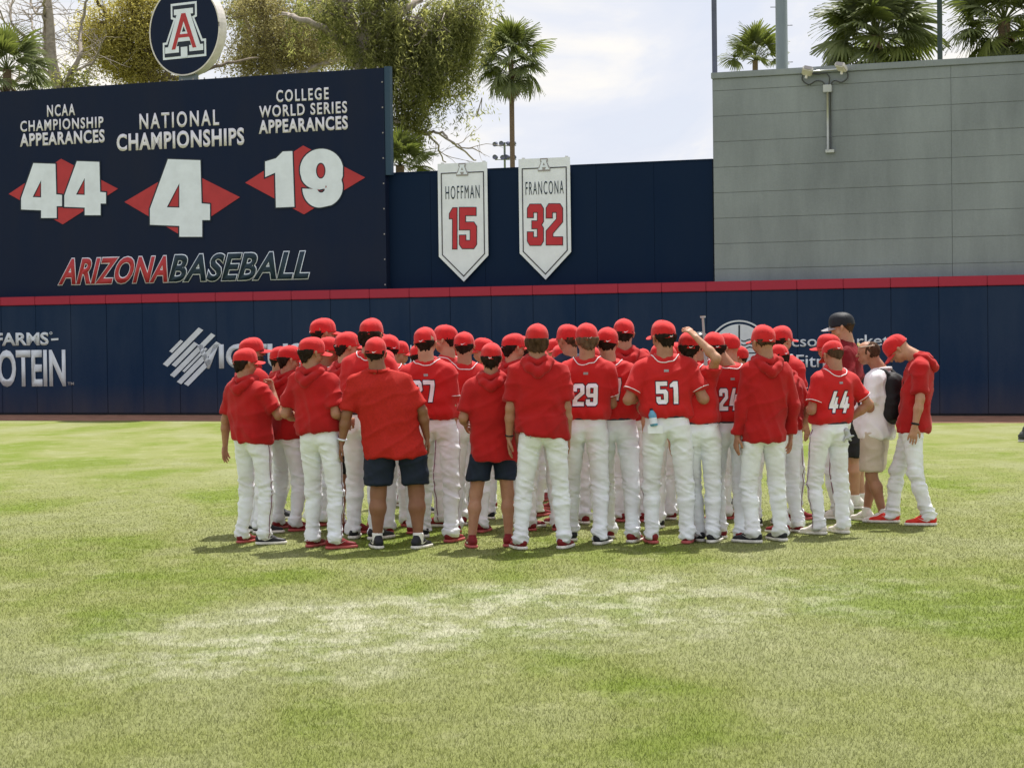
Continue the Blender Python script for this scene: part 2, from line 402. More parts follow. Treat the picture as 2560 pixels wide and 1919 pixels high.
# ------------------------------------------------------------------ SDF sculpting
class Prim:
    __slots__ = ('a', 'b', 'r1', 'r2', 'k', 'flat', 'cuts', 'op')
    def __init__(s, a, b, r1, r2=None, k=0.02, flat=None, cuts=(), op='u'):
        s.a = np.array(a, float); s.b = np.array(b, float); s.r1 = r1; s.r2 = r1 if r2 is None else r2
        s.k = k; s.flat = flat; s.cuts = cuts; s.op = op
_C = np.array([(i, j, k) for i in (0, 1) for j in (0, 1) for k in (0, 1)])
_E = [(a, b) for a in range(8) for b in range(a + 1, 8) if np.abs(_C[a] - _C[b]).sum() == 1]
def sculpt(prims, h, cuts=(), field=None):
    lo = np.full(3, 1e9); hi = np.full(3, -1e9)
    for p in prims:
        if p.op != 'u': continue
        r = max(p.r1, p.r2) + p.k * .3
        if p.flat is not None and p.flat[1] > 1: r *= p.flat[1]
        lo = np.minimum(lo, np.minimum(p.a, p.b) - r); hi = np.maximum(hi, np.maximum(p.a, p.b) + r)
    lo = lo - 2.5 * h; hi = hi + 2.5 * h
    n = np.ceil((hi - lo) / h).astype(int) + 1
    ax = [lo[i] + h * np.arange(n[i]) for i in range(3)]
    F = np.full(tuple(n), 1.0, dtype=np.float32)
    for p in prims:
        m = max(p.r1, p.r2)
        if p.flat is not None and p.flat[1] > 1: m *= p.flat[1]
        m += p.k + 2.5 * h
        l = np.maximum(((np.minimum(p.a, p.b) - m - lo) / h).astype(int), 0)
        u = np.minimum(((np.maximum(p.a, p.b) + m - lo) / h).astype(int) + 2, n)
        if np.any(u <= l): continue
        X = (ax[0][l[0]:u[0]] - p.a[0])[:, None, None]; Y = (ax[1][l[1]:u[1]] - p.a[1])[None, :, None]; Z = (ax[2][l[2]:u[2]] - p.a[2])[None, None, :]
        ba = p.b - p.a; L2 = max(float(ba @ ba), 1e-12)
        t = np.clip((X * ba[0] + Y * ba[1] + Z * ba[2]) / L2, 0, 1)
        qx = X - t * ba[0]; qy = Y - t * ba[1]; qz = Z - t * ba[2]
        q2 = qx * qx + qy * qy + qz * qz
        if p.flat is not None:
            nv, q = p.flat
            dn = qx * nv[0] + qy * nv[1] + qz * nv[2]
            q2 = q2 + dn * dn * (1 / (q * q) - 1)
        d = np.sqrt(np.maximum(q2, 0)) - (p.r1 + (p.r2 - p.r1) * t)
        if p.flat is not None and p.flat[1] < 1: d = d * (0.5 + 0.5 * p.flat[1])
        for (c, nn) in p.cuts:
            pc = (X + p.a[0] - c[0]) * nn[0] + (Y + p.a[1] - c[1]) * nn[1] + (Z + p.a[2] - c[2]) * nn[2]
            d = np.maximum(d, pc)
        V = F[l[0]:u[0], l[1]:u[1], l[2]:u[2]]
        d = d.astype(np.float32)
        if p.op == 'u':
            hh = np.maximum(p.k - np.abs(V - d), 0) / max(p.k, 1e-6)
            V[...] = np.minimum(V, d) - hh * hh * p.k * 0.25
        else:
            hh = np.maximum(p.k - np.abs(V + d), 0) / max(p.k, 1e-6)
            V[...] = np.maximum(V, -d) + hh * hh * p.k * 0.25
    for (c, nn) in cuts:
        pc = (ax[0] - c[0])[:, None, None] * nn[0] + (ax[1] - c[1])[None, :, None] * nn[1] + (ax[2] - c[2])[None, None, :] * nn[2]
        F = np.maximum(F, pc.astype(np.float32))
    S = F < 0
    s = S.astype(np.int8)
    tot = sum(s[i:n[0] - 1 + i, j:n[1] - 1 + j, k:n[2] - 1 + k] for i, j, k in _C)
    act = np.argwhere((tot > 0) & (tot < 8))
    idx = np.full((n[0] - 1, n[1] - 1, n[2] - 1), -1, dtype=np.int32)
    idx[act[:, 0], act[:, 1], act[:, 2]] = np.arange(len(act))
    Fc = np.stack([F[act[:, 0] + c[0], act[:, 1] + c[1], act[:, 2] + c[2]] for c in _C], 1)
    pos = np.zeros((len(act), 3)); cnt = np.zeros(len(act))
    for a, b in _E:
        fa, fb = Fc[:, a], Fc[:, b]
        m = (fa < 0) != (fb < 0)
        t = np.where(m, fa / np.where(m, fa - fb, 1), 0)
        pos += np.where(m[:, None], _C[a] + t[:, None] * (_C[b] - _C[a]), 0); cnt += m
    verts = lo + h * (act + pos / cnt[:, None])
    quads = []
    for axn in range(3):
        sl0 = [slice(None)] * 3; sl1 = [slice(None)] * 3
        sl0[axn] = slice(0, -1); sl1[axn] = slice(1, None)
        D = S[tuple(sl0)] != S[tuple(sl1)]
        e = np.argwhere(D)
        o1, o2 = (axn + 1) % 3, (axn + 2) % 3
        e = e[(e[:, o1] >= 1) & (e[:, o2] >= 1) & (e[:, o1] < n[o1] - 1) & (e[:, o2] < n[o2] - 1)]
        def cell(d1, d2):
            c = e.copy(); c[:, o1] -= d1; c[:, o2] -= d2
            return idx[c[:, 0], c[:, 1], c[:, 2]]
        q = np.stack([cell(1, 1), cell(0, 1), cell(0, 0), cell(1, 0)], 1)
        ins = S[e[:, 0], e[:, 1], e[:, 2]]
        q = np.where(ins[:, None], q, q[:, ::-1])
        quads.append(q)
    quads = np.concatenate(quads)
    quads = quads[(quads >= 0).all(1)]
    return verts, quads
def vnormals(v, q):
    n = np.cross(v[q[:, 2]] - v[q[:, 0]], v[q[:, 3]] - v[q[:, 1]])
    N = np.zeros_like(v)
    for k in range(4): np.add.at(N, q[:, k], n)
    return N / np.maximum(np.linalg.norm(N, axis=1, keepdims=True), 1e-9)

# ------------------------------------------------------------------ people
def kh(k):
    return sum((i + 3) * ord(c) * 7 for i, c in enumerate(k))
def nrm(v):
    v = np.array(v, float); return v / np.linalg.norm(v)
ARMS = {  # upper arm direction, forearm direction, palm normal, curl (right arm; the left is mirrored)
    'hang': ((.17, -.04, -1), (.06, .22, -1), (-1, .1, 0), .35),
    'hang_wide': ((.34, -.04, -1), (.20, .15, -1), (-1, .1, 0), .4),
    'hang_close': ((.08, -.02, -1), (.0, .20, -1), (-1, .1, 0), .3),
    'front': ((.36, -.12, -1), (-.45, .85, .02), (-.5, -.8, 0), .5),
    'bent': ((.30, -.18, -1), (-.05, .95, -.25), (-1, 0, 0), .6),
    'hips': ((.62, -.22, -.85), (-.72, .42, -.62), (-.7, .5, -.3), .3),
    'pocket': ((.30, -.20, -1), (-.10, .42, -.9), (-1, 0, 0), .2),
    'chin': ((.50, .30, -.80), (-.50, .22, .95), (-.3, -.9, 0), .9),
    'belly': ((.22, .02, -1), (-.40, .85, -.45), (-.2, -1, 0), .15),
    'raise': ((.62, .30, .42), (-.72, .12, .66), (0, 0, -1), .3),
    'crossed': ((.24, .10, -1), (-.85, .50, .12), (0, -1, 0), .35),
    'bat': ((.40, .25, -.85), (-.35, .65, .75), (-.6, -.6, 0), 1.3),
}
def hand_prims(w, d, n, side, s, curl):
    d = nrm(d); n = np.array(n, float); n = nrm(n - d * (n @ d)); t = np.cross(d, n) * side
    P = []
    for o in (-.022, .0, .022):
        P.append(Prim(w + d * .015 * s + t * o * .6 * s, w + d * .085 * s + t * o * s, .019 * s, .0155 * s, .012, (n, .72)))
    ln = (.068, .076, .070, .054)
    for i in range(4):
        b = w + (d * (.092 - .004 * abs(i - 1)) + t * (.032 - .0215 * i)) * s
        c1, c2 = curl * .6 + .04 * i, curl * 1.5 + .06 * i
        m = b + (d * math.cos(c1) + n * math.sin(c1)) * ln[i] * .55 * s + t * .003 * (1.5 - i) * s
        e = m + (d * math.cos(c2) + n * math.sin(c2)) * ln[i] * .5 * s
        P.append(Prim(b, m, .0105 * s, .0095 * s, .004)); P.append(Prim(m, e, .0095 * s, .0080 * s, .003))
    b = w + (d * .028 + t * .028) * s
    m = b + nrm(d * .72 + t * .62 + n * .35) * .046 * s
    e = m + nrm(d * .95 + t * .18 + n * .35) * .036 * s
    P.append(Prim(b, m, .0135 * s, .011 * s, .008)); P.append(Prim(m, e, .011 * s, .009 * s, .003))
    return P

def rotz(v, a):
    c, s_ = math.cos(a), math.sin(a); return np.array([v[0] * c - v[1] * s_, v[0] * s_ + v[1] * c, v[2]])

# shared shoe, cap parts ------------------------------------------------
def shoe_meshes():
    P = [Prim((0, -.045, .055), (0, .05, .050), .042, .040, .02, ((1, 0, 0), .85)),
         Prim((0, .05, .045), (.004, .165, .032), .042, .030, .02, ((0, 0, 1), .8)),
         Prim((0, -.030, .06), (0, -.018, .105), .040, .034, .02),
         Prim((0, .02, .075), (0, .075, .052), .036, .030, .02)]
    v, q = sculpt(P, .0075, cuts=[((0, 0, .022), (0, 0, -1)), ((0, 0, .118), (0, 0, 1))])
    up = mesh_np('shoe_upper', v, q)
    S = [Prim((0, -.045, .02), (.0, .04, .02), .044, .041, .01), Prim((.0, .04, .02), (.006, .170, .022), .047, .036, .02)]
    v, q = sculpt(S, .0075, cuts=[((0, 0, .003), (0, 0, -1)), ((0, 0, .030), (0, 0, 1))])
    so = mesh_np('shoe_sole', v, q)
    return up, so
SHOE_UP, SHOE_SOLE = shoe_meshes()
def swoosh_side(sx):
    pts = [(-.030, .050), (.0, .040), (.035, .050), (.085, .075), (.040, .058), (.005, .053), (-.018, .060)]
    v = [(sx * .0445, y, z) for y, z in pts]
    return pyd('swoosh', v, [tuple(range(len(v)))])
SWOOSH = [swoosh_side(1), swoosh_side(-1)]
_matmesh = {}
def mm(me, m):
    k = (me.name, m.name)
    if k not in _matmesh:
        c = me.copy(); c.materials.clear(); c.materials.append(m); _matmesh[k] = c
    return _matmesh[k]

def cap_meshes():
    n, r = 72, 14
    V = []; F = []
    for j in range(r + 1):
        t = j / r
        tt = math.sin(t * math.pi / 2)
        z = tt * .136
        rad = (1 - .05 * tt) * (1 - tt ** 3.8) ** 0.55 if j < r else 0.0
        for i in range(n):
            a = 2 * math.pi * i / n
            seam = 1 - .030 * max(0, 1 - abs(((a / (math.pi / 3) + .0) % 1) - .5) * 14)
            front = max(0, math.sin(a)) ** 2
            rr = rad * seam * (1 + .018 * math.sin(a * 5 + t * 9) * t + .012 * math.sin(a * 3 - t * 6))
            V.append((math.cos(a) * .0985 * rr, math.sin(a) * .1155 * rr * (1 + .03 * front * (1 - t)) , z + front * .010 * math.sin(t * math.pi) + (.010 * max(0, -math.sin(a)) ** 3 if j == 0 else 0)))
    for j in range(r):
        for i in range(n):
            i2 = (i + 1) % n
            F.append((j * n + i, j * n + i2, (j + 1) * n + i2, (j + 1) * n + i))
    F.append(tuple(reversed(range(n))))
    dome = pyd('cap_dome', V, F, True)
    # brim
    V = []; F = []; na, nr = 22, 7
    for side in (0, 1):
        for j in range(nr + 1):
            for i in range(na + 1):
                a = R(90) + R(66) * (2 * i / na - 1)
                u = j / nr
                ext = .074 * (1 - abs(2 * i / na - 1) ** 3.2)
                x = math.cos(a) * (.0955 + ext * u * .45); y = math.sin(a) * .112 + ext * u
                z = .008 - .30 * (x * x) / .1 * .9 - .09 * ext * u / .074 * .25 + (-.0035 if side else 0)
                V.append((x, y, z))
    W = na + 1; T = (nr + 1) * W
    for j in range(nr):
        for i in range(na):
            q = (j * W + i, j * W + i + 1, (j + 1) * W + i + 1, (j + 1) * W + i)
            F.append(tuple(reversed(q))); F.append(tuple(x + T for x in q))
    for i in range(na):
        F.append((nr * W + i, nr * W + i + 1, T + nr * W + i + 1, T + nr * W + i))
    brim = pyd('cap_brim', V, F, True)
    b = bmesh.new(); bmesh.ops.create_uvsphere(b, u_segments=10, v_segments=6, radius=.008)
    for v in b.verts: v.co.z = v.co.z * .6 + .1365
    but = bpy.data.meshes.new('cap_button'); b.to_mesh(but); b.free()
    pts = [(-.018, .022), (-.006, .013), (.010, .020), (.026, .034), (.008, .024), (-.006, .021), (-.014, .026)]
    sv = []
    for x, z in pts:
        t = z / .136
        rad = (1 - .05 * t) * (1 - t ** 3.8) ** .55
        sv.append((x, -.1155 * rad * math.sqrt(max(0, 1 - (x / .0985) ** 2)) - .0035, z))
    sw = pyd('cap_mark', sv, [tuple(range(len(sv)))])
    return dome, brim, but, sw
CAP_DOME, CAP_BRIM, CAP_BUT, CAP_SW = cap_meshes()
def eye_mesh():
    b = bmesh.new(); bmesh.ops.create_uvsphere(b, u_segments=10, v_segments=6, radius=.011)
    for v in b.verts: v.co.z *= .6; v.co.y *= .6
    me = bpy.data.meshes.new('eye'); b.to_mesh(me); b.free(); return me
EYE = eye_mesh()

# block numerals --------------------------------------------------------
DIG = {
 '1': ([[(.03, .74), (.03, .86), (.22, 1), (.44, 1), (.44, 0), (.21, 0), (.21, .74)]], .46),
 '2': ([[(0, .66), (0, .9), (.1, 1), (.52, 1), (.62, .9), (.62, .56), (.24, .28), (.24, .19), (.62, .19), (.62, 0), (0, 0), (0, .34), (.40, .63), (.40, .80), (.22, .80), (.22, .66)]], .62),
 '3': ([[(0, .68), (0, .9), (.1, 1), (.52, 1), (.62, .9), (.62, .58), (.54, .5), (.62, .42), (.62, .1), (.52, 0), (.1, 0), (0, .1), (0, .32), (.22, .32), (.22, .19), (.40, .19), (.40, .41), (.18, .41), (.18, .59), (.40, .59), (.40, .81), (.22, .81), (.22, .68)]], .62),
 '4': ([[(.26, 1), (.46, 1), (.30, .40), (.33, .40), (.42, .72), (.58, .72), (.53, .40), (.64, .40), (.64, .22), (.50, .22), (.44, 0), (.24, 0), (.30, .22), (.0, .22), (.02, .38)]], .64),
 '5': ([[(0, 1), (.6, 1), (.6, .81), (.21, .81), (.21, .64), (.52, .64), (.62, .54), (.62, .1), (.52, 0), (.1, 0), (0, .1), (0, .32), (.22, .32), (.22, .19), (.40, .19), (.40, .46), (0, .46)]], .62),
 '7': ([[(0, 1), (.62, 1), (.62, .80), (.36, 0), (.13, 0), (.38, .74), (.38, .81), (0, .81)]], .62),
 '9': ([[(.1, 1), (.52, 1), (.62, .9), (.62, .1), (.52, 0), (.1, 0), (0, .1), (0, .30), (.22, .30), (.22, .18), (.40, .18), (.40, .39), (.1, .39), (0, .49), (0, .9)], [(.22, .82), (.40, .82), (.40, .56), (.22, .56)]], .62),
 '4s': ([[(.26, 1), (.56, 1), (.56, .38), (.64, .38), (.64, .20), (.56, .20), (.56, 0), (.34, 0), (.34, .20), (0, .20), (0, .38)], [(.34, .38), (.34, .76), (.20, .38)]], .64),
}
def curve_mesh(name, polys=None, text=None, offset=0.0, extrude=0.0, spacing=1.0, res=4):
    """flat filled mesh from polygons (with holes) or text; local xy plane"""
    if text is not None:
        cu = bpy.data.curves.new(name, 'FONT'); cu.body = text; cu.space_character = spacing; cu.resolution_u = res
    else:
        cu = bpy.data.curves.new(name, 'CURVE'); cu.dimensions = '2D'; cu.fill_mode = 'BOTH'
        for p in polys:
            sp = cu.splines.new('POLY'); sp.points.add(len(p) - 1)
            for i, (x, y) in enumerate(p): sp.points[i].co = (x, y, 0, 1)
            sp.use_cyclic_u = True
    cu.offset = offset; cu.extrude = extrude
    o = bpy.data.objects.new(name, cu); COL.objects.link(o)
    dg = bpy.context.evaluated_depsgraph_get(); dg.update()
    me = bpy.data.meshes.new_from_object(o.evaluated_get(dg))
    bpy.data.objects.remove(o); bpy.data.curves.remove(cu)
    me.name = name
    return me
_num = {}
def number_mesh(txt, off):
    """numeral string about 1 high, centred on x, cut into small cells"""
    k = (txt, off)
    if k in _num: return _num[k]
    vs_ = []; fs = []; x = 0
    for ch in txt:
        P, w = DIG[ch]
        me = curve_mesh('n', polys=[[(a + x, b) for a, b in p] for p in P], offset=off)
        o = len(vs_)
        vs_ += [tuple(v.co) for v in me.vertices]; fs += [tuple(i + o for i in p.vertices) for p in me.polygons]
        x += w + .10
    W = x - .10
    me = pyd('n', [(a - W / 2, b, 0) for a, b, c in vs_], fs)
    bm = bmesh.new(); bm.from_mesh(me)
    for i in range(-12, 13):
        bmesh.ops.bisect_plane(bm, geom=bm.verts[:] + bm.edges[:] + bm.faces[:], plane_co=(i * .1, 0, 0), plane_no=(1, 0, 0))
    for i in range(0, 12):
        bmesh.ops.bisect_plane(bm, geom=bm.verts[:] + bm.edges[:] + bm.faces[:], plane_co=(0, i * .1, 0), plane_no=(0, 1, 0))
    V = np.array([tuple(v.co) for v in bm.verts]); bm.verts.index_update()
    Fc = [tuple(v.index for v in f.verts) for f in bm.faces]
    bm.free()
    _num[k] = (V, Fc)
    return _num[k]

def folds(v, q, legs=None, amp=.006, kind='shirt', seed=0.0, zlo=0, zhi=1):
    N = vnormals(v, q)
    if kind == 'pants':
        P = v + seed
        d1 = ridged(np.stack([P[:, 0] * 5 + P[:, 2] * 3.0, P[:, 1] * 5, P[:, 2] * 19 + P[:, 0] * 9], 1), 2)
        d2 = ridged(np.stack([P[:, 0] * 9 - P[:, 2] * 5, P[:, 1] * 9, P[:, 2] * 26], 1) + 9, 1)
        z = v[:, 2]
        w = .18 + .75 * np.exp(-((z - .47) / .12) ** 2) + 1.15 * np.exp(-((z - .10) / .10) ** 2) + .55 * np.exp(-((z - .80) / .07) ** 2)
        off = amp * ((d1 ** 2.6 * 2.9 - .9) * w + (d2 ** 3 * 2.2 - .7) * w * .7)
    else:
        P = v + seed
        d1 = ridged(np.stack([P[:, 0] * 8 + P[:, 2] * 2, P[:, 1] * 6, P[:, 2] * 3.2 + P[:, 0] * 3], 1), 2)
        d2 = ridged(np.stack([P[:, 0] * 6 - P[:, 2] * 9, P[:, 1] * 6, P[:, 2] * 7], 1) + 5, 1)
        t = np.clip((v[:, 2] - zlo) / max(zhi - zlo, .01), 0, 1)
        w = .55 + .9 * (1 - t) ** 1.5
        off = amp * ((d1 ** 2.2 * 2.6 - .9) * w + (d2 ** 2.5 * 2 - .6) * .8)
    return v + N * off[:, None]

def person(key, feet=None, x=None, D=None, capx=None, capy=None, face=0, top='jersey', bottom='pants', num=None, label='',
           hem=None, arms=('hang', 'hang'), hair='short', hairc='hair_dark', skin=0, shoes='shoe_red', w=1.0, hi=False, headyaw=0,
           headpitch=0, depth_lean=0.0, cap='red', stance=.12, H=None, group='people gathered in the huddle', longsleeve=False,
           topmat=None, belly=0.0, knee=None, numshift=0.0, numw=1.0, hip_shift=None, chestx=None, headoff=(0, 0, 0), hemcut=None, toe=None, acc=(), legw=1.0, botz=None):
    hip_shift = ((kh(key) % 5) - 2) * .014 if hip_shift is None else hip_shift
    knee = knee or ((.02 + .02 * (kh(key) % 3)), (.05 - .02 * (kh(key) % 3)))
    hv = .0080 if hi else .0125
    hc = .0120 if hi else .0165
    if feet:
        g = [on_ground(*feet[0]), on_ground(*feet[1])]
        root = (g[0] + g[1]) / 2
    else:
        p = at_depth(x, horizon(x) + 1, D); root = Vector((p.x, D, 0))
        g = None
    root.z = 0
    D = root.y
    pc = at_depth(capx, capy, D)
    if H is None: H = pc.z - .004
    s = H / 1.8
    rz = -R(face)
    loc = Vector((root.x, root.y, 0))
    inv = Matrix.Rotation(-rz, 3, 'Z')
    dxw = pc.x - root.x
    lean = inv @ Vector((dxw, depth_lean, 0)); lean = np.array([lean.x, lean.y, 0])
    hlean = lean
    if chestx is not None:
        dc = at_depth(chestx, capy, D).x - root.x
        lean = inv @ Vector((dc / .86, depth_lean, 0)); lean = np.array([lean.x, lean.y, 0])
    if g:
        f = [inv @ (q - root) for q in g]
        f = sorted([np.array([a.x, a.y, 0]) for a in f], key=lambda a: a[0])
    else:
        f = [np.array([-stance, .02, 0]), np.array([stance, -.02, 0])]
    toe = toe or (18, -18)           # degrees, left then right foot, + = outwards to the left
    hipc = lean * .30 + np.array([hip_shift, 0, 0])
    def tz(z):                        # centre line of the trunk at height z (for 1.8 m)
        t = min(max((z - .93) / (1.47 - .93), 0), 1.2)
        return hipc * (1 - t) + lean * .86 * t if t <= 1 else lean * .86
    def T(xx, yy, z): return tz(z) + np.array([xx, yy, z]) * s
    hipj = [T(-.092 * w, 0, .91), T(.092 * w, 0, .91)]
    ank = [f[i] + np.array([0, 0, .085]) * s for i in (0, 1)]
    kn = []
    for i in (0, 1):
        m = hipj[i] * .47 + ank[i] * .53
        m[1] += knee[i]; m[0] += (.012 if i else -.012)
        kn.append(m)
    sh = [T(-.172 * w ** .5, -.005, 1.415), T(.172 * w ** .5, -.005, 1.415)]
    el = []; wr = []; fd = []; pn = []; cu = []
    for i, sd in ((0, -1), (1, 1)):
        A = ARMS[arms[i]] if isinstance(arms[i], str) else arms[i]
        mir = np.array([sd, 1, 1])
        u = nrm(np.array(A[0]) * mir); v_ = nrm(np.array(A[1]) * mir)
        e_ = sh[i] + u * .285 * s; el.append(e_); wr.append(e_ + v_ * .245 * s); fd.append(v_); pn.append(np.array(A[2]) * mir); cu.append(A[3])
    hy = R(headyaw); hp = R(headpitch)
    piv = np.array(lean * .93) + np.array([0, -.012, 1.555]) * s
    RH = Matrix.Rotation(-hy, 3, 'Z') @ Matrix.Rotation(-hp, 3, 'X')
    hoff = lean * .07 + (hlean - lean) + np.array(headoff)
    def Hd(xx, yy, z):                 # head space: z absolute for a 1.8 m figure
        q = RH @ Vector((xx * s, (yy + .012) * s, (z - 1.555) * s))
        return piv + hoff + np.array(q)
    hn = lambda v: np.array(RH @ Vector(v))
    # ---- body (one continuous surface)
    B = []
    B += [Prim(Hd(0, -.022, 1.694 if cap else 1.700), Hd(0, .026, 1.696 if cap else 1.705), (.084 if cap else .088) * s, (.080 if cap else .083) * s, .02, None),
          Prim(Hd(0, .040, 1.665), Hd(0, .052, 1.600), .062 * s, .040 * s, .035 * s),
          Prim(Hd(-.034, .035, 1.625), Hd(.034, .035, 1.625), .042 * s, .042 * s, .02 * s),
          Prim(Hd(-.035, .082, 1.688), Hd(.035, .082, 1.688), .016 * s, .016 * s, .012 * s),
          Prim(Hd(0, .096, 1.675), Hd(0, .120, 1.645), .010 * s, .014 * s, .012 * s),
          Prim(Hd(-.014, .094, 1.612), Hd(.014, .094, 1.612), .012 * s, .012 * s, .010 * s),
          Prim(Hd(-.092, -.008, 1.668), Hd(-.086, .000, 1.632), .017 * s, .010 * s, .006, (hn((1, 0, 0)), .55)),
          Prim(Hd(.092, -.008, 1.668), Hd(.086, .000, 1.632), .017 * s, .010 * s, .006, (hn((1, 0, 0)), .55)),
          Prim(Hd(0, -.018, 1.640), T(0, -.02, 1.48), .061 * s, .068 * s * w ** .5, .03 * s)]
    for sx in (-1, 1):
        B.append(Prim(Hd(sx * .032, .102, 1.668), Hd(sx * .032, .100, 1.668), .013 * s, op='s', k=.012 * s))
    B += [Prim(sh[0], sh[1], .060 * s, k=.04), Prim(T(0, 0, 1.34), T(0, 0, 1.05), .115 * s * w ** .4, .098 * s * w ** .4, .06, ((0, 1, 0), .8)),
          Prim(T(-.04, .0, .97), T(.04, .0, .97), .080 * s, k=.02)]
    for i in (0, 1):
        B += [Prim(sh[i], el[i], .050 * s * w ** .4, .040 * s * w ** .4, .03), Prim(el[i], el[i] * .65 + wr[i] * .35, .039 * s * w ** .4, .041 * s * w ** .4, .02),
              Prim(el[i] * .65 + wr[i] * .35, wr[i], .041 * s * w ** .4, .026 * s, .02)]
        B += hand_prims(wr[i], fd[i], pn[i], (-1 if i else 1), s, cu[i])
        lw = legw * (.74 if bottom in ('pants', 'dark') else 1)
        B += [Prim(hipj[i] * .8 + kn[i] * .2, kn[i], .084 * s * lw, .056 * s * lw, .04), Prim(hipj[i], kn[i], .070 * s, .05 * s, .02), Prim(kn[i], kn[i] * .68 + ank[i] * .32 + np.array([0, -.012, 0]), .054 * s * lw, .059 * s * lw, .03),
              Prim(kn[i] * .68 + ank[i] * .32 + np.array([0, -.012, 0]), ank[i], .058 * s * lw, .034 * s, .03),
              Prim(ank[i], f[i] + rotz(np.array([0, .09, .045]) * s, R(toe[i])), .033 * s, .028 * s, .02)]
    v, q = sculpt(B, hv)
    me = mesh_np('person', v, q)
    o = obj('person', me, M['skin%d' % skin])
    o.location = loc; o.rotation_euler = (0, 0, rz)
    tag(o, label, 'person', group)
    # ---- shirt
    shortsl = {'jersey': .74, 'tee': .74, 'hoodie': .80, 'polo': .86}[top]
    hem = hem if hem is not None else (1.03 * s if top == 'jersey' else .90 * s)
    hz = hem / s
    tm = M[topmat] if topmat else M[{'jersey': 'red_jersey', 'hoodie': 'red_hoodie', 'polo': 'red_polo', 'tee': 'red_hoodie'}[top]]
    wf = w ** .5
    sw = w * (1.0 if top == 'jersey' else 1.04)
    S = []
    S += [Prim(T(-.05, -.015, 1.49), T(-.150 * w ** .5, -.005, 1.425), .052 * s, .066 * s, .03),
          Prim(T(.05, -.015, 1.49), T(.150 * w ** .5, -.005, 1.425), .052 * s, .066 * s, .03),
          Prim(T(0, -.018, 1.46), T(0, -.012, 1.515), .078 * s, .070 * s, .03)]
    tw = (.083 if top == 'jersey' else .078) * sw
    bw = (.078 if top == 'jersey' else .082) * sw
    for sx in (-1, 1):
        S.append(Prim(T(sx * tw, -.005, 1.36), T(sx * (tw + bw) / 2, 0, 1.2), .118 * s * wf, .112 * s * wf, .06, ((0, 1, 0), .95)))
        S.append(Prim(T(sx * (tw + bw) / 2, 0, 1.2), T(sx * bw, .0, hz - .05), .112 * s * wf, (.102 if top == 'jersey' else .116) * s * wf, .06, ((0, 1, 0), 1.0)))
    S.append(Prim(T(0, .0, 1.36), T(0, .0, hz - .05), .118 * s * wf, (.112 if top == 'jersey' else .128) * s * wf, .05, ((0, 1, 0), .98 if top == 'jersey' else 1.0)))
    if top != 'jersey' and hz < 1.0: S.append(Prim(T(-.05 * w, -.030, hz + .05), T(.05 * w, -.030, hz + .05), .122 * s * wf, k=.06))
    if belly: S.append(Prim(T(0, .05, 1.22), T(0, .06, 1.0), .12 * s * w, .14 * s * w, .08))
    if top == 'jersey':   # bloused over the belt
        for sx in (-1, 1): S.append(Prim(T(sx * .075 * w, -.01, hz + .05), T(sx * .085 * w, .01, hz + .045), .118 * s, k=.05, flat=((0, 0, 1), .55)))
    cuffs = []
    for i in (0, 1):
        u = nrm(el[i] - sh[i])
        if longsleeve:
            fdn = nrm(wr[i] - el[i])
            S += [Prim(sh[i], el[i], .064 * s, .054 * s, .022), Prim(el[i], wr[i] + fdn * .01, .055 * s, .043 * s, .012, None, [(wr[i] - fdn * .01, fdn)])]
        else:
            ce = sh[i] + u * .285 * s * (shortsl + .16)
            S += [Prim(sh[i] + u * .01, ce, .072 * s * w ** .4, (.070 if top == 'jersey' else .073) * s * w ** .4, .028, None, [(sh[i] + u * .285 * s * shortsl, u)])]
            cuffs.append((sh[i] + u * .285 * s * shortsl, u, (.071 if top == 'jersey' else .075) * s * w ** .4))
    hc_n = (0, 0, -1) if not hemcut else tuple(nrm((hemcut, 0, -1)))
    v, q = sculpt(S, hc, cuts=[((0, 0, hem), hc_n), (tuple(T(0, 0, 1.530)), (0, -.25, .97))])
    v = folds(v, q, amp=(.0095 if top != 'jersey' else .008) * s, seed=kh(key) % 97 * .37, zlo=hem, zhi=1.5 * s)
    nm = {'jersey': 'jersey', 'hoodie': 'hooded_top', 'polo': 'polo_shirt', 'tee': 't_shirt'}[top]
    shirt = obj(nm, mesh_np(nm, v, q), tm, o)
    bvh = BVHTree.FromPolygons([tuple(a) for a in v], [tuple(int(i) for i in a) for a in q])
    if top == 'hoodie':
        K = []
        path = [(-.095, .03, 1.525), (-.098, -.045, 1.505), (-.062, -.105, 1.455), (0, -.130, 1.415), (.062, -.105, 1.455), (.098, -.045, 1.505), (.095, .03, 1.525)]
        rr = [.026, .032, .036, .040, .036, .032, .026]
        for i in range(6): K.append(Prim(T(*path[i]), T(*path[i + 1]), rr[i] * s, rr[i + 1] * s, .02))
        path2 = [(-.075, .0, 1.545), (-.06, -.07, 1.525), (0, -.098, 1.500), (.06, -.07, 1.525), (.075, .0, 1.545)]
        for i in range(4): K.append(Prim(T(*path2[i]), T(*path2[i + 1]), .022 * s, .022 * s, .008))
        v2, q2 = sculpt(K, hc * .85)
        v2 = folds(v2, q2, amp=.004 * s, seed=3.1 + kh(key) % 31, zlo=1.3, zhi=1.6)
        obj('hood', mesh_np('hood', v2, q2), tm, shirt)
    def on_shirt(xx, zz, off, sgn=-1):
        c = T(xx, 0, zz / s)
        h = bvh.ray_cast(Vector((c[0], sgn * 1.0, c[2])), Vector((0, -sgn, 0)))
        if h[0] is None: return None
        return h[0] + h[1] * off if h[1].dot(Vector((0, sgn, 0))) > 0 else h[0] - h[1] * off
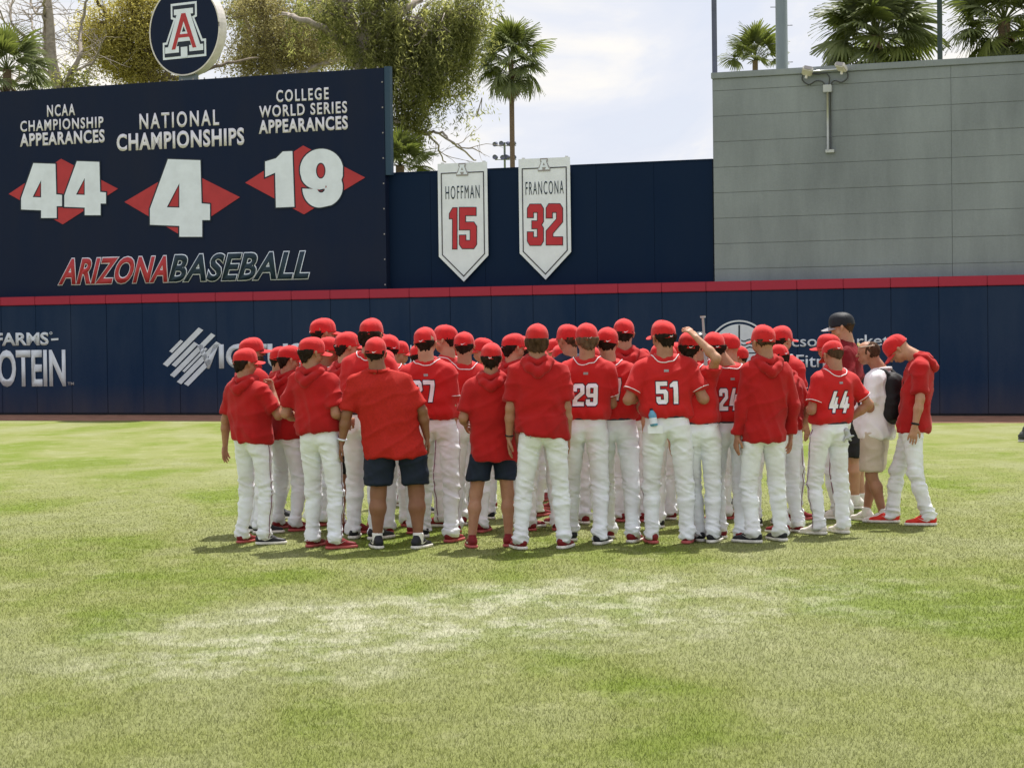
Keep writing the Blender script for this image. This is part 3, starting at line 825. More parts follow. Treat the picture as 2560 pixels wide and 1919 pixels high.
    if top == 'jersey' and topmat is None or top == 'polo' and False:
        for c, u, r_ in cuffs:
            a = nrm(np.cross(u, (0, 1, 0))); b_ = np.cross(u, a)
            pts = []
            for k in range(25):
                t = 2 * math.pi * k / 24; dr = a * math.cos(t) + b_ * math.sin(t)
                h = bvh.ray_cast(Vector(c - u * .008 + dr * .16), Vector(-dr))
                if h[0] is not None and (h[0] - Vector(c)).length < r_ * 1.22: pts.append(h[0] + Vector(dr) * .001)
            if len(pts) > 14: obj('sleeve_piping', MB().tube(pts, .0035, 4).me('sleeve_piping'), M['piping'], shirt)
        pts = []
        for k in range(33):
            t = 2 * math.pi * k / 32
            c = T(math.sin(t) * .112, -.005 - math.cos(t) * .098, 1.7)
            h = bvh.ray_cast(Vector(c), Vector((0, 0, -1)))
            if h[0] is not None: pts.append(h[0] + h[1] * .002)
        if len(pts) > 20: obj('collar_piping', MB().tube(pts, .0045, 4).me('collar_piping'), M['piping'], shirt)
        qd = [on_shirt(dx_, zz, .003) for dx_, zz in ((-.018 * s, 1.405 * s), (.018 * s, 1.405 * s), (.018 * s, 1.385 * s), (-.018 * s, 1.385 * s))]
        if hi and all(p is not None for p in qd): obj('collar_mark', pyd('collar_mark', [tuple(p) for p in qd], [(0, 1, 2, 3)]), M['sign_grey'], shirt)
    if num:
        for off, mt, dd, nm2 in ((.045, 'number_navy', .0025, 'number_outline'), (0.0, 'number_white', .005, 'number')):
            V, Fc = number_mesh(num, off)
            P = []; ok = True
            hgt = .19; zc = hem + .19 * s if not isinstance(numshift, tuple) else hem + numshift[1]
            nx = numshift[0] if isinstance(numshift, tuple) else numshift
            for a, b_, c in V:
                p = on_shirt(a * hgt * .79 * numw + nx, zc + (b_ - .5) * hgt, dd)
                if p is None: ok = False; p = Vector((0, -.2, zc))
                P.append(tuple(p))
            obj(nm2, pyd(nm2, P, Fc, True), M[mt], shirt)
    # ---- legs' clothing
    legc = {'pants': 'white_pants', 'shorts': 'navy_shorts', 'khaki': 'khaki', 'dark': 'dark_grey', 'black_shorts': 'black'}[bottom]
    long = bottom in ('pants', 'dark')
    topz = hem + (.02 if top == 'jersey' or top == 'tee' else .06)
    lw = legw
    Q = [Prim(T(-.058 * w, .0, .985), T(.058 * w, .0, .985), .115 * s, k=.06, flat=((0, 1, 0), .97)),
         Prim(T(-.050 * w, .0, 1.10), T(.050 * w, .0, 1.10), .112 * s, k=.06, flat=((0, 1, 0), .92))]
    for i, sd in ((0, -1), (1, 1)):
        Q.append(Prim(T(sd * .078 * w, -.045, .93), T(sd * .082 * w, -.035, .885), .082 * s, .08 * s, .04))
        if long:
            Q += [Prim(hipj[i] + np.array([sd * .006, 0, -.02]), kn[i], .095 * s * lw, .066 * s, .025), Prim(kn[i], kn[i] * .65 + ank[i] * .35, .065 * s, .065 * s, .03),
                  Prim(kn[i] * .65 + ank[i] * .35, f[i] + np.array([0, -.018, .085]), .064 * s, .054 * s, .03),
                  Prim(f[i] + np.array([0, -.022, .09]), f[i] + np.array([0, .012, .055]), .057 * s, .056 * s, .02)]
        else:
            d_ = nrm(kn[i] - hipj[i]); e_ = kn[i] + d_ * .02
            fl = .105 if bottom == 'khaki' else .100
            Q.append(Prim(hipj[i], e_, .105 * s * w ** .7, fl * s * w ** .5, .03))
    if long:
        cz = [((0, 0, .048), (0, 0, -1))]
    else:
        hz_ = botz if botz else .53
        cz = [((0, 0, hz_), (0, 0, -1))]
    v, q = sculpt(Q, hc * (.85 if hi else 1), cuts=cz + [((0, 0, topz), (0, 0, 1))])
    if long: v = folds(v, q, amp=.0072 * s, kind='pants', seed=kh(key) % 71 * .41)
    else: v = folds(v, q, amp=.007 * s, kind='shirt', seed=kh(key) % 71 * .41, zlo=.5, zhi=1.0)
    nm = 'trousers' if long else 'shorts'
    pants = obj(nm, mesh_np(nm, v, q), M[legc], o)
    if bottom == 'pants' and (hi or face):
        bp = BVHTree.FromPolygons([tuple(a) for a in v], [tuple(int(i) for i in a) for a in q])
        for i, sd in ((0, -1), (1, 1)):
            L_, R_ = [], []
            for k in range(44):
                t = k / 43
                c = (hipj[i] + np.array([0, 0, .06]) * s) * (1 - t / .5) + kn[i] * (t / .5) if t < .5 else kn[i] * (1 - (t - .5) / .5) + (f[i] + np.array([0, -.012, .06])) * ((t - .5) / .5)
                for arr, yo in ((L_, -.005), (R_, .005)):
                    h = bp.ray_cast(Vector((c[0] + sd * .3, c[1] + yo, c[2])), Vector((-sd, 0, 0)))
                    if h[0] is None: break
                    arr.append(h[0] + Vector((sd * .0025, 0, 0)))
                else: continue
                break
            n_ = min(len(L_), len(R_))
            if n_ > 8:
                V_ = [tuple(p) for p in L_[:n_]] + [tuple(p) for p in R_[:n_]]
                obj('side_stripe', pyd('side_stripe', V_, [(j, j + 1, n_ + j + 1, n_ + j) for j in range(n_ - 1)], True), M['pants_stripe'], pants)
    if top == 'jersey' and bottom == 'pants':
        Bt = [Prim(T(-.052 * w, .0, hz), T(.052 * w, .0, hz), .126 * s, k=.05, flat=((0, 1, 0), .93))]
        v, q = sculpt(Bt, .012, cuts=[((0, 0, hem - .016), (0, 0, -1)), ((0, 0, hem + .016), (0, 0, 1))])
        obj('belt', mesh_np('belt', v, q), M['belt'], o)
    # ---- hair
    if hair != 'none':
        Hh = {'short': [((0, -.030, 1.70), (0, .0, 1.70), .0885, .084), ((-.020, -.040, 1.660), (.020, -.040, 1.660), .054, .054), ((-.008, -.044, 1.632), (.008, -.044, 1.632), .044, .044), ((0, -.048, 1.61), (0, -.046, 1.585), .036, .028)],
              'full': [((0, -.032, 1.70), (0, .01, 1.70), .090, .086), ((-.026, -.044, 1.660), (.026, -.044, 1.660), .058, .058), ((-.012, -.050, 1.620), (.012, -.050, 1.620), .046, .046), ((0, -.050, 1.60), (0, -.046, 1.57), .040, .030), ((-.066, -.012, 1.672), (-.062, -.010, 1.640), .022, .014), ((.066, -.012, 1.672), (.062, -.010, 1.640), .022, .014)],
              'long': [((0, -.032, 1.70), (0, .01, 1.70), .092, .088), ((-.038, -.046, 1.650), (.038, -.046, 1.650), .057, .057), ((-.038, -.048, 1.612), (.038, -.048, 1.612), .046, .046), ((-.02, -.060, 1.585), (.03, -.060, 1.59), .034, .034)],
              'fade': [((0, -.025, 1.70), (0, .01, 1.70), .0885, .085), ((-.032, -.036, 1.672), (.032, -.036, 1.672), .050, .050)],
              'bald': None}[hair]
        if Hh:
            K = [Prim(Hd(*a), Hd(*b_), r1 * s, r2 * s, .02) for a, b_, r1, r2 in Hh]
            fc = .010 if cap else .065
            v, q = sculpt(K, hv * .85, cuts=[(tuple(Hd(0, fc, 1.72)), tuple(hn((0, .85, -.53))))] + ([(tuple(Hd(0, 0, 1.690)), tuple(hn((0, 0, 1))))] if cap else []))
            N = vnormals(v, q)
            zc_ = Hd(0, 0, 1.66)[2]
            v[:, 2] += (ridged(np.stack([v[:, 0] * 62, v[:, 1] * 62, v[:, 2] * 4], 1) + (kh(key) % 17), 1) - .55) * np.clip((zc_ - v[:, 2]) / .05, 0, 1) * .034
            v = v + N * ((ridged(np.stack([v[:, 0] * 45, v[:, 1] * 45, v[:, 2] * 14], 1) + (kh(key) % 13), 2) - .6) * (.014 if hair in ('full', 'long') else .006))[:, None]
            obj('hair', mesh_np('hair', v, q), M[hairc], o)
    # ---- face details
    for sx in (-1, 1):
        e_ = obj('eye', mm(EYE, M['eye']), None, o)
        e_.location = Hd(sx * .032, .094, 1.668); e_.rotation_euler = RH.to_euler(); e_.scale = (s, s, s)
    # ---- cap
    if cap:
        c = obj('cap' if cap != 'helmet' else 'batting_helmet', mm(CAP_DOME, M[{'red': 'red_cap', 'helmet': 'gloss_black', 'dark': 'dark_cap'}[cap]]), None, o)
        c.matrix_local = Matrix.Translation(Vector(Hd(0, .0, 1.667))) @ (RH @ Matrix.Rotation(R(4 + (kh(key) % 9) - 4), 3, 'X') @ Matrix.Rotation(R((kh(key) % 13) - 6), 3, 'Y') @ Matrix.Rotation(R((kh(key) % 17) - 8), 3, 'Z')).to_4x4() @ Matrix.Diagonal((s * (.955 + .004 * (kh(key) % 7)), s * 1.02, s * (.95 + .012 * (kh(key) % 8)), 1))
        if cap == 'dark': c.matrix_local = Matrix.Translation(Vector(Hd(0, .0, 1.667))) @ RH.to_4x4() @ Matrix.Diagonal((s * .99, s * 1.04, s * .96, 1))
        if cap == 'helmet':
            c.matrix_local = Matrix.Translation(Vector(Hd(0, -.005, 1.66))) @ RH.to_4x4() @ Matrix.Diagonal((s * 1.04, s * 1.08, s * 1.0, 1))
            for sx in (-1, 1):
                ev, eq = sculpt([Prim((sx * .092, .0, .0), (sx * .086, -.01, -.055), .042, .034, .01, ((1, 0, 0), .4))], .008)
                obj('ear_flap', mesh_np('ear_flap', ev, eq), M['gloss_black'], c)
        obj('brim', mm(CAP_BRIM, M['red_cap'] if cap == 'red' else M['sign_grey']), None, c)
        if cap == 'red':
            obj('cap_button', mm(CAP_BUT, M['red_cap']), None, c)
            obj('swoosh_mark', mm(CAP_SW, M['number_white']), None, c)
    # ---- shoes
    for i in (0, 1):
        sm = shoes[i] if isinstance(shoes, tuple) else shoes
        e_ = obj('shoe', mm(SHOE_UP, M[sm]), None, o)
        e_.location = (f[i][0], f[i][1], 0); e_.rotation_euler = (0, 0, R(toe[i])); e_.scale = (s, s, s)
        obj('sole', mm(SHOE_SOLE, M['sole'] if sm != 'shoe_red' or kh(key) % 2 else M['sole_red']), None, e_)
        if hi:
            for k in (0, 1): obj('swoosh_mark', mm(SWOOSH[k], M['sole']), None, e_)
        if not long and sm != 'shoe_red':
            K = [Prim(ank[i] + np.array([0, 0, -.02]), ank[i] + np.array([0, 0, .07]), .044 * s, .046 * s, .01)]
            v, q = sculpt(K, .01, cuts=[(tuple(ank[i] + np.array([0, 0, .055])), (0, 0, 1))])
            obj('sock', mesh_np('sock', v, q), M['sock'] if sm != 'shoe_red' else M['sock_red'], o)
    info = dict(root=o, T=T, s=s, el=el, wr=wr, fd=fd, sh=sh, Hd=Hd, RH=RH, shirt=shirt, pants=pants, on_shirt=on_shirt, f=f, kn=kn, hem=hem, lean=lean)
    return info
def ring(parent, name, c, u, r, tr, m, n=6, flat=1.0):
    u = nrm(u); a = nrm(np.cross(u, (0.1, 1, 0.05))); b = np.cross(u, a)
    pts = [Vector(c + (a * math.cos(t) + b * math.sin(t)) * r) for t in [2 * math.pi * k / 16 for k in range(17)]]
    return obj(name, MB().tube(pts, tr, n).me(name), m, parent)

# ------------------------------------------------------------------ the wall line
WA = on_ground(0, 1037); WB = on_ground(2560, 1040)
WA = Vector((WA.x, WA.y, 0)); WB = Vector((WB.x, WB.y, 0))
WT = (WB - WA).normalized(); WN = Vector((WT.y, -WT.x, 0))     # along the wall, towards the camera
WROT = math.atan2(WT.y, WT.x)
def wp(px, py, off=0.0):
    """pixel -> (u, z) on the plane off metres in front of the wall face"""
    d = ray(px, py); P0 = WA + WN * off
    t = (P0 - CAMP).dot(WN) / d.dot(WN)
    p = CAMP + d * t
    return (p - P0).dot(WT), p.z
def wroot(name, u, off=0.0, z=0.0):
    p = WA + WT * u + WN * off
    return empty(name, (p.x, p.y, z), WROT)
# in a wall root's space: x along the wall, -y towards the camera, z up
U_L, U_R = -16.0, 33.0

# ------------------------------------------------------------------ ground
def grass_color(nt, L):
    g = nt.nodes.new('ShaderNodeNewGeometry')
    mp = nt.nodes.new('ShaderNodeMapping'); mp.inputs['Scale'].default_value = (0.42, 0.16, 0.0)
    mp.inputs['Rotation'].default_value = (0, 0, R(-7))
    L(g.outputs['Position'], mp.inputs[0])
    n1 = nt.nodes.new('ShaderNodeTexNoise'); n1.inputs['Scale'].default_value = 1.7; n1.inputs['Detail'].default_value = 5; n1.inputs['Distortion'].default_value = 0.5
    L(mp.outputs[0], n1.inputs['Vector'])
    n2 = nt.nodes.new('ShaderNodeTexNoise'); n2.inputs['Scale'].default_value = 1.1; n2.inputs['Detail'].default_value = 4
    L(g.outputs['Position'], n2.inputs['Vector'])
    r1 = nt.nodes.new('ShaderNodeValToRGB')
    E = r1.color_ramp.elements
    E[0].position = 0.36; E[0].color = (0.155, 0.205, 0.032, 1)
    E[1].position = 0.66; E[1].color = (0.245, 0.262, 0.118, 1)
    x = E.new(0.50); x.color = (0.215, 0.238, 0.078, 1)
    ad = nt.nodes.new('ShaderNodeMath'); ad.operation = 'MULTIPLY_ADD'; ad.inputs[1].default_value = 0.35; 
    L(n2.outputs[0], ad.inputs[0]); 
    sb = nt.nodes.new('ShaderNodeMath'); sb.operation = 'SUBTRACT'; sb.inputs[1].default_value = 0.175
    L(n1.outputs[0], sb.inputs[0]); L(sb.outputs[0], ad.inputs[2])
    L(ad.outputs[0], r1.inputs[0])
    # dry bleached swathe running across the field about 12 to 15 m out
    sp = nt.nodes.new('ShaderNodeSeparateXYZ'); L(g.outputs['Position'], sp.inputs[0])
    wv = nt.nodes.new('ShaderNodeTexNoise'); wv.inputs['Scale'].default_value = 0.5; wv.inputs['Detail'].default_value = 3
    L(g.outputs['Position'], wv.inputs['Vector'])
    def m(op, a, b=None, c=None):
        n = nt.nodes.new('ShaderNodeMath'); n.operation = op
        for i, v in enumerate((a, b, c)):
            if v is None: continue
            if hasattr(v, 'links'): L(v, n.inputs[i])
            else: n.inputs[i].default_value = v
        return n.outputs[0]
    yy = m('ADD', sp.outputs[1], m('MULTIPLY', wv.outputs[0], -3.0))
    yy = m('ADD', yy, m('MULTIPLY', sp.outputs[0], -0.45))
    dist = m('ABSOLUTE', m('SUBTRACT', yy, 12.45))
    band = nt.nodes.new('ShaderNodeMapRange'); band.interpolation_type = 'SMOOTHSTEP'
    band.inputs['From Min'].default_value = 2.4; band.inputs['From Max'].default_value = 0.6
    L(dist, band.inputs[0])
    # strands inside it
    mp2 = nt.nodes.new('ShaderNodeMapping'); mp2.inputs['Scale'].default_value = (1.3, 0.9, 1.0)
    mp2.inputs['Rotation'].default_value = (0, 0, R(-14)); L(g.outputs['Position'], mp2.inputs[0])
    n3 = nt.nodes.new('ShaderNodeTexNoise'); n3.inputs['Scale'].default_value = 2.0; n3.inputs['Detail'].default_value = 9; n3.inputs['Roughness'].default_value = 0.72
    L(mp2.outputs[0], n3.inputs['Vector'])
    st = nt.nodes.new('ShaderNodeMapRange'); st.inputs['From Min'].default_value = 0.46; st.inputs['From Max'].default_value = 0.60
    L(n3.outputs[0], st.inputs[0])
    side = nt.nodes.new('ShaderNodeMapRange'); side.inputs['From Min'].default_value = 3.4; side.inputs['From Max'].default_value = 0.2
    L(sp.outputs[0], side.inputs[0])
    sidl = nt.nodes.new('ShaderNodeMapRange'); sidl.inputs['From Min'].default_value = -3.0; sidl.inputs['From Max'].default_value = -1.6
    L(sp.outputs[0], sidl.inputs[0])
    k1 = m('MULTIPLY', m('MULTIPLY', band.outputs[0], m('MULTIPLY', side.outputs[0], sidl.outputs[0])), m('ADD', m('MULTIPLY', st.outputs[0], 0.68), 0.17))
    mx = nt.nodes.new('ShaderNodeMix'); mx.data_type = 'RGBA'; mx.inputs[7].default_value = (0.48, 0.48, 0.375, 1)
    L(k1, mx.inputs[0]); L(r1.outputs[0], mx.inputs[6])
    # scattered dry patches elsewhere
    st2 = nt.nodes.new('ShaderNodeMapRange'); st2.inputs['From Min'].default_value = 0.52; st2.inputs['From Max'].default_value = 0.72
    st2.inputs['To Max'].default_value = 0.5
    L(n3.outputs[0], st2.inputs[0])
    mx2 = nt.nodes.new('ShaderNodeMix'); mx2.data_type = 'RGBA'; mx2.inputs[7].default_value = (0.38, 0.38, 0.22, 1)
    L(st2.outputs[0], mx2.inputs[0]); L(mx.outputs[2], mx2.inputs[6])
    return mx2.outputs[2], g
def grass_ground():
    m, nt, b = new_mat('grass_ground'); L = nt.links.new
    c, g = grass_color(nt, L)
    n = nt.nodes.new('ShaderNodeTexNoise'); n.inputs['Scale'].default_value = 42; n.inputs['Detail'].default_value = 8; n.inputs['Roughness'].default_value = 0.75
    L(g.outputs['Position'], n.inputs['Vector'])
    mr = nt.nodes.new('ShaderNodeMapRange'); mr.inputs['From Min'].default_value = 0.3; mr.inputs['From Max'].default_value = 0.7
    mr.inputs['To Min'].default_value = 0.68; mr.inputs['To Max'].default_value = 1.22
    L(n.outputs[0], mr.inputs[0])
    mul = nt.nodes.new('ShaderNodeVectorMath'); mul.operation = 'SCALE'
    L(c, mul.inputs[0]); L(mr.outputs[0], mul.inputs['Scale'])
    L(mul.outputs[0], b.inputs['Base Color'])
    b.inputs['Roughness'].default_value = 0.9; b.inputs['Specular IOR Level'].default_value = 0.12
    bp = nt.nodes.new('ShaderNodeBump'); bp.inputs['Strength'].default_value = 0.7; bp.inputs['Distance'].default_value = 0.03
    L(n.outputs[0], bp.inputs['Height']); L(bp.outputs[0], b.inputs['Normal'])
    return m
M['grass'] = grass_ground()
def blade_mat():
    m = bpy.data.materials.new('grass_blades'); m.use_nodes = True
    nt = m.node_tree; L = nt.links.new
    for n in list(nt.nodes): nt.nodes.remove(n)
    o = nt.nodes.new('ShaderNodeOutputMaterial')
    c, g = grass_color(nt, L)
    at = nt.nodes.new('ShaderNodeAttribute'); at.attribute_name = 'tint'
    mr = nt.nodes.new('ShaderNodeMapRange'); mr.inputs['To Min'].default_value = 0.78; mr.inputs['To Max'].default_value = 1.55
    L(at.outputs['Fac'], mr.inputs[0])
    mul = nt.nodes.new('ShaderNodeVectorMath'); mul.operation = 'SCALE'
    L(c, mul.inputs[0]); L(mr.outputs[0], mul.inputs['Scale'])
    d = nt.nodes.new('ShaderNodeBsdfPrincipled'); d.inputs['Roughness'].default_value = 0.5; d.inputs['Specular IOR Level'].default_value = 0.3
    t = nt.nodes.new('ShaderNodeBsdfTranslucent')
    L(mul.outputs[0], d.inputs['Base Color']); L(mul.outputs[0], t.inputs[0])
    mx = nt.nodes.new('ShaderNodeMixShader'); mx.inputs[0].default_value = 0.5
    L(d.outputs[0], mx.inputs[1]); L(t.outputs[0], mx.inputs[2]); L(mx.outputs[0], o.inputs[0])
    return m
M['blade'] = blade_mat()
obj('grass_field', pyd('grass_field', [(-900, -60, 0), (900, -60, 0), (900, 1400, 0), (-900, 1400, 0)], [(0, 1, 2, 3)]), M['grass'], kind='structure')
# warning track of crushed brick, a sheet 4 mm above the grass, with a ragged edge
M['dirt'] = mat('warning_track_dirt', (0.26, 0.135, 0.095), 0.95, 0.35, 3, 0.6, 60)
v = []; f = []
NT = 120
for i in range(NT + 1):
    u = U_L - 20 + (U_R - U_L + 40) * i / NT
    w_ = 3.25 + .06 * math.sin(u * 1.7) + .05 * math.sin(u * 4.1 + 1)
    a = WA + WT * u + WN * w_; b_ = WA + WT * u - WN * 0.1
    v += [(a.x, a.y, .004), (b_.x, b_.y, .004)]
for i in range(NT): f.append((2 * i, 2 * i + 2, 2 * i + 3, 2 * i + 1))
obj('warning_track', pyd('warning_track', v, f), M['dirt'], kind='structure')

def grass_blades():
    N = 640000
    D0, D1 = 8.0, 33.0
    u = rng.random(N)
    # denser near the camera
    D = D0 * (D1 / D0) ** (u ** 1.05)
    X = (rng.random(N) * 2 - 1) * (D * 0.285 + 1.3)
    # tufting: pull the blades towards clump centres
    h = (0.009 + 0.013 * rng.random(N)) * (1 + 0.15 * (vnoise(np.stack([X * 3, D * 3, X * 0], 1)) - .5))
    wd = 0.0014 + 0.0018 * rng.random(N) * (D / 14.0) ** .5
    wd *= (D / 12.0) ** .55
    a = rng.random(N) * 2 * math.pi
    la = rng.random(N) * 2 * math.pi; ll = h * (0.2 + 1.0 * rng.random(N))
    V = np.zeros((N, 3, 3), dtype=np.float32)
    V[:, 0, 0] = X - np.cos(a) * wd; V[:, 0, 1] = D - np.sin(a) * wd
    V[:, 1, 0] = X + np.cos(a) * wd; V[:, 1, 1] = D + np.sin(a) * wd
    V[:, 2, 0] = X + np.cos(la) * ll; V[:, 2, 1] = D + np.sin(la) * ll; V[:, 2, 2] = h * np.clip((33 - D) / 14, .25, 1)
    me = mesh_np('grass_blades', V.reshape(-1, 3), np.arange(N * 3).reshape(-1, 3), smooth=False)
    t = np.repeat((rng.random(N) ** 1.6).astype(np.float32), 3)
    at = me.attributes.new('tint', 'FLOAT', 'POINT'); at.data.foreach_set('value', t)
    o = obj('grass_blades', me, M['blade'])
    tag(o, 'short mown grass blades of the outfield, green with bleached dry patches', 'grass', kind='stuff')
grass_blades()

# ------------------------------------------------------------------ outfield wall: pads and red rail
Z_TOP = 2.86; Z_RAIL = 2.655
wall = wroot('outfield_wall', 0)
tag(wall, 'navy padded outfield wall with a red top rail and sponsor lettering', 'wall')
obj('backing', box_me('wall_backing', U_L, U_R, .10, .24, 0, Z_TOP - .02), M['navy_wall'], wall)
joints = [wp(px, 900)[0] for px in (284, 376, 464, 555, 649, 747, 842)] + [wp(px, 850)[0] for px in (1769, 1882, 1994, 2109, 2227, 2348, 2472)]
PITCHU = (joints[-1] - joints[7]) / 6.0
print('pad pitch', PITCHU, [round(b - a, 2) for a, b in zip(joints, joints[1:])])
base_u = joints[9]
k0 = int(math.floor((U_L - base_u) / PITCHU)); k1 = int(math.ceil((U_R - base_u) / PITCHU))
pad_me = None
for k in range(k0, k1):
    u0 = base_u + k * PITCHU
    if pad_me is None:
        pad_me = box_me('wall_pad', .002, PITCHU - .002, 0, .10, .05, Z_RAIL - .012, bev=.008, seg=2)
        pad_me.materials.append(M['pad'])
        rail_me = box_me('rail_segment', .0015, PITCHU - .0015, -.025, .16, Z_RAIL, Z_TOP, bev=.012, seg=2)
        rail_me.materials.append(M['rail'])
    p = obj('wall_pad', pad_me, None, wall); p.location = (u0, random.uniform(-.004, .004), 0)
    r = obj('rail_segment', rail_me, None, wall); r.location = (u0, 0, 0)
obj('kick_board', box_me('kick_board', U_L, U_R, .02, .09, .0, .048), M['black'], wall)

def place_flat(name, me, u0, u1, z0, z1, off, material, parent, root_u=0.0, root_z=0.0, root_off=0.0, shear=0.0, thick=.003):
    """fit a flat xy mesh into a box on a wall-parallel plane, with a little thickness"""
    co = np.array([tuple(v.co) for v in me.vertices])
    lo, hi = co.min(0), co.max(0)
    n = len(co)
    out_ = np.zeros((n, 3))
    out_[:, 0] = u0 + (co[:, 0] - lo[0]) / (hi[0] - lo[0]) * (u1 - u0) - root_u
    out_[:, 2] = z0 + (co[:, 1] - lo[1]) / (hi[1] - lo[1]) * (z1 - z0) - root_z
    out_[:, 0] += shear * (out_[:, 2] + root_z - z0)
    out_[:, 1] = -(off - root_off)
    for v_, c in zip(me.vertices, out_): v_.co = c
    me.update()
    # faces must look at the camera (-y)
    bm = bmesh.new(); bm.from_mesh(me)
    for f_ in bm.faces:
        if f_.normal.y > 0: f_.normal_flip()
    if thick:
        r_ = bmesh.ops.extrude_face_region(bm, geom=bm.faces[:])
        for e_ in [e for e in r_['geom'] if isinstance(e, bmesh.types.BMVert)]: e_.co.y -= thick
    bm.to_mesh(me); bm.free()
    me.materials.clear()
    return obj(name, me, material, parent)
def text_on(name, text, x0, x1, yb, yt, off, material, parent, root=(0, 0, 0), bold=.02, spacing=1.0, shear=0.0, outline=None, yc=None):
    """text whose capitals fill the pixel box x0..x1, yb (bottom) .. yt (top), measured at its middle"""
    xc = (x0 + x1) / 2
    ua, _ = wp(x0, yb, off); ub, _ = wp(x1, yb, off); _, z0 = wp(xc, yb, off); _, z1 = wp(xc, yt, off)
    if shear: ub -= shear * (z1 - z0)
    if outline:
        me = curve_mesh(name, text=text, offset=bold + outline[0], spacing=spacing)
        co = np.array([tuple(v.co) for v in me.vertices])
        me2 = curve_mesh(name, text=text, offset=bold, spacing=spacing)
        c2 = np.array([tuple(v.co) for v in me2.vertices])
        sx = (ub - ua) / (c2[:, 0].max() - c2[:, 0].min()); sz = (z1 - z0) / (c2[:, 1].max() - c2[:, 1].min())
        a0 = ua + (co[:, 0].min() - c2[:, 0].min()) * sx; a1 = ub + (co[:, 0].max() - c2[:, 0].max()) * sx
        b0 = z0 + (co[:, 1].min() - c2[:, 1].min()) * sz; b1 = z1 + (co[:, 1].max() - c2[:, 1].max()) * sz
        # keep the sheared outline centred
        o1 = place_flat(name + '_outline', me, a0 - shear * (z0 - b0) , a1 - shear * (z0 - b0), b0, b1, off, outline[1], parent, *root, shear=shear)
        place_flat(name, me2, ua, ub, z0, z1, off + .005, material, o1 if False else parent, *root, shear=shear)
        return
    me = curve_mesh(name, text=text, offset=bold, spacing=spacing)
    return place_flat(name, me, ua, ub, z0, z1, off, material, parent, *root, shear=shear)
def poly_on(name, pts, off, material, parent, root=(0, 0, 0), holes=None, thick=.003):
    """polygon(s) given by pixels on the plane"""
    def cv(P): return [wp(x, y, off) for x, y in P]
    polys = [cv(pts)] + [cv(h) for h in (holes or [])]
    me = curve_mesh(name, polys=polys)
    us = [p[0] for p in polys[0]]; zs = [p[1] for p in polys[0]]
    return place_flat(name, me, min(us), max(us), min(zs), max(zs), off, material, parent, *root, thick=thick)

# ---- writing on the padded wall
adA = wroot('protein_lettering', wp(80, 900)[0], .0, 0)
def ar(r_): # root triple for place_flat
    u = (Vector((r_.location.x, r_.location.y, 0)) - WA).dot(WT); o_ = (Vector((r_.location.x, r_.location.y, 0)) - WA).dot(WN)
    return (u, r_.location.z, o_)
tag(adA, 'white FARMS PROTEIN lettering printed on the wall pads at the far left', 'lettering')
text_on('lettering', 'FARMS', -12, 122, 864, 831, .010, M['ad_white'], adA, ar(adA), bold=.035)
poly_on('dash', [(128, 851), (146, 850), (146, 845), (128, 846)], .010, M['ad_white'], adA, ar(adA))
text_on('registered_mark', 'o', 124, 131, 836, 829, .010, M['ad_white'], adA, ar(adA), bold=0)
text_on('lettering', 'PROTEIN', -68, 165, 967, 874, .010, M['ad_white'], adA, ar(adA), bold=.03)
text_on('trademark', 'TM', 169, 185, 963, 955, .010, M['sign_grey'], adA, ar(adA), bold=.01)
adB = wroot('slashed_logo', wp(470, 900)[0], .0, 0)
tag(adB, 'white slashed emblem with VICTUS lettering on the wall behind the left players', 'lettering')
tv, nv_ = (-.70, .714), (.714, .70)
for n0, n1, t0, t1 in ((-52, -44, -25, 15), (-41, -28, -76, 52), (-24, -13, -38, 42), (-9, 3, -80, 67), (6, 12, -40, 42), (15, 27, -68, 73), (31, 43, -19, 68)):
    Pn = [(480 + nv_[0] * n + tv[0] * (t - n * .25), 894 + nv_[1] * n + tv[1] * (t - n * .25)) for n, t in ((n0, t0), (n1, t0), (n1, t1), (n0, t1))]
    poly_on('slash_bar', Pn, .010, M['ad_white'], adB, ar(adB))
text_on('lettering', 'VICTUS', 494, 760, 921, 859, .010, M['ad_white'], adB, ar(adB), bold=.03)
adC = wroot('serif_logo', wp(1010, 900)[0], .0, 0)
tag(adC, 'thin serif lettering on the wall seen between heads beside jersey 27', 'lettering')
text_on('lettering', 'UA', 1006, 1060, 915, 862, .010, M['ad_white'], adC, ar(adC), bold=-.012)
adD = wroot('fitness_logo', wp(1848, 900)[0], .0, 0)
tag(adD, 'white round emblem and Tucson Market Fitness lettering on the wall behind the right players', 'lettering')
def circ(cx, cy, rx, ry, n=48, a0=0, a1=360): return [(cx + rx * math.cos(R(a0 + (a1 - a0) * i / n)), cy - ry * math.sin(R(a0 + (a1 - a0) * i / n))) for i in range(n + (0 if a1 - a0 == 360 else 1))]
poly_on('ring', circ(1848, 882, 80, 82), .008, M['ad_white'], adD, ar(adD), holes=[circ(1848, 882, 76, 78)])
poly_on('disc', circ(1848, 882, 70, 72), .008, M['ad_white'], adD, ar(adD))
poly_on('cross_bar', [(1846, 812), (1850, 812), (1850, 952), (1846, 952)], .014, M['sign_navy'], adD, ar(adD))
poly_on('cross_bar', [(1850, 884), (1916, 883), (1916, 880), (1850, 881)], .014, M['sign_navy'], adD, ar(adD))
for yy in (849, 859, 868):
    pts = [(1853 + i * 5, yy + 2.5 * math.sin(i * 1.1)) for i in range(13)]
    poly_on('wave_mark', pts + [(x, y + 3) for x, y in reversed(pts)], .014, M['sign_navy'], adD, ar(adD))
poly_on('hill_mark', [(1853, 925), (1868, 908), (1880, 916), (1892, 903), (1908, 925)], .014, M['sign_navy'], adD, ar(adD))
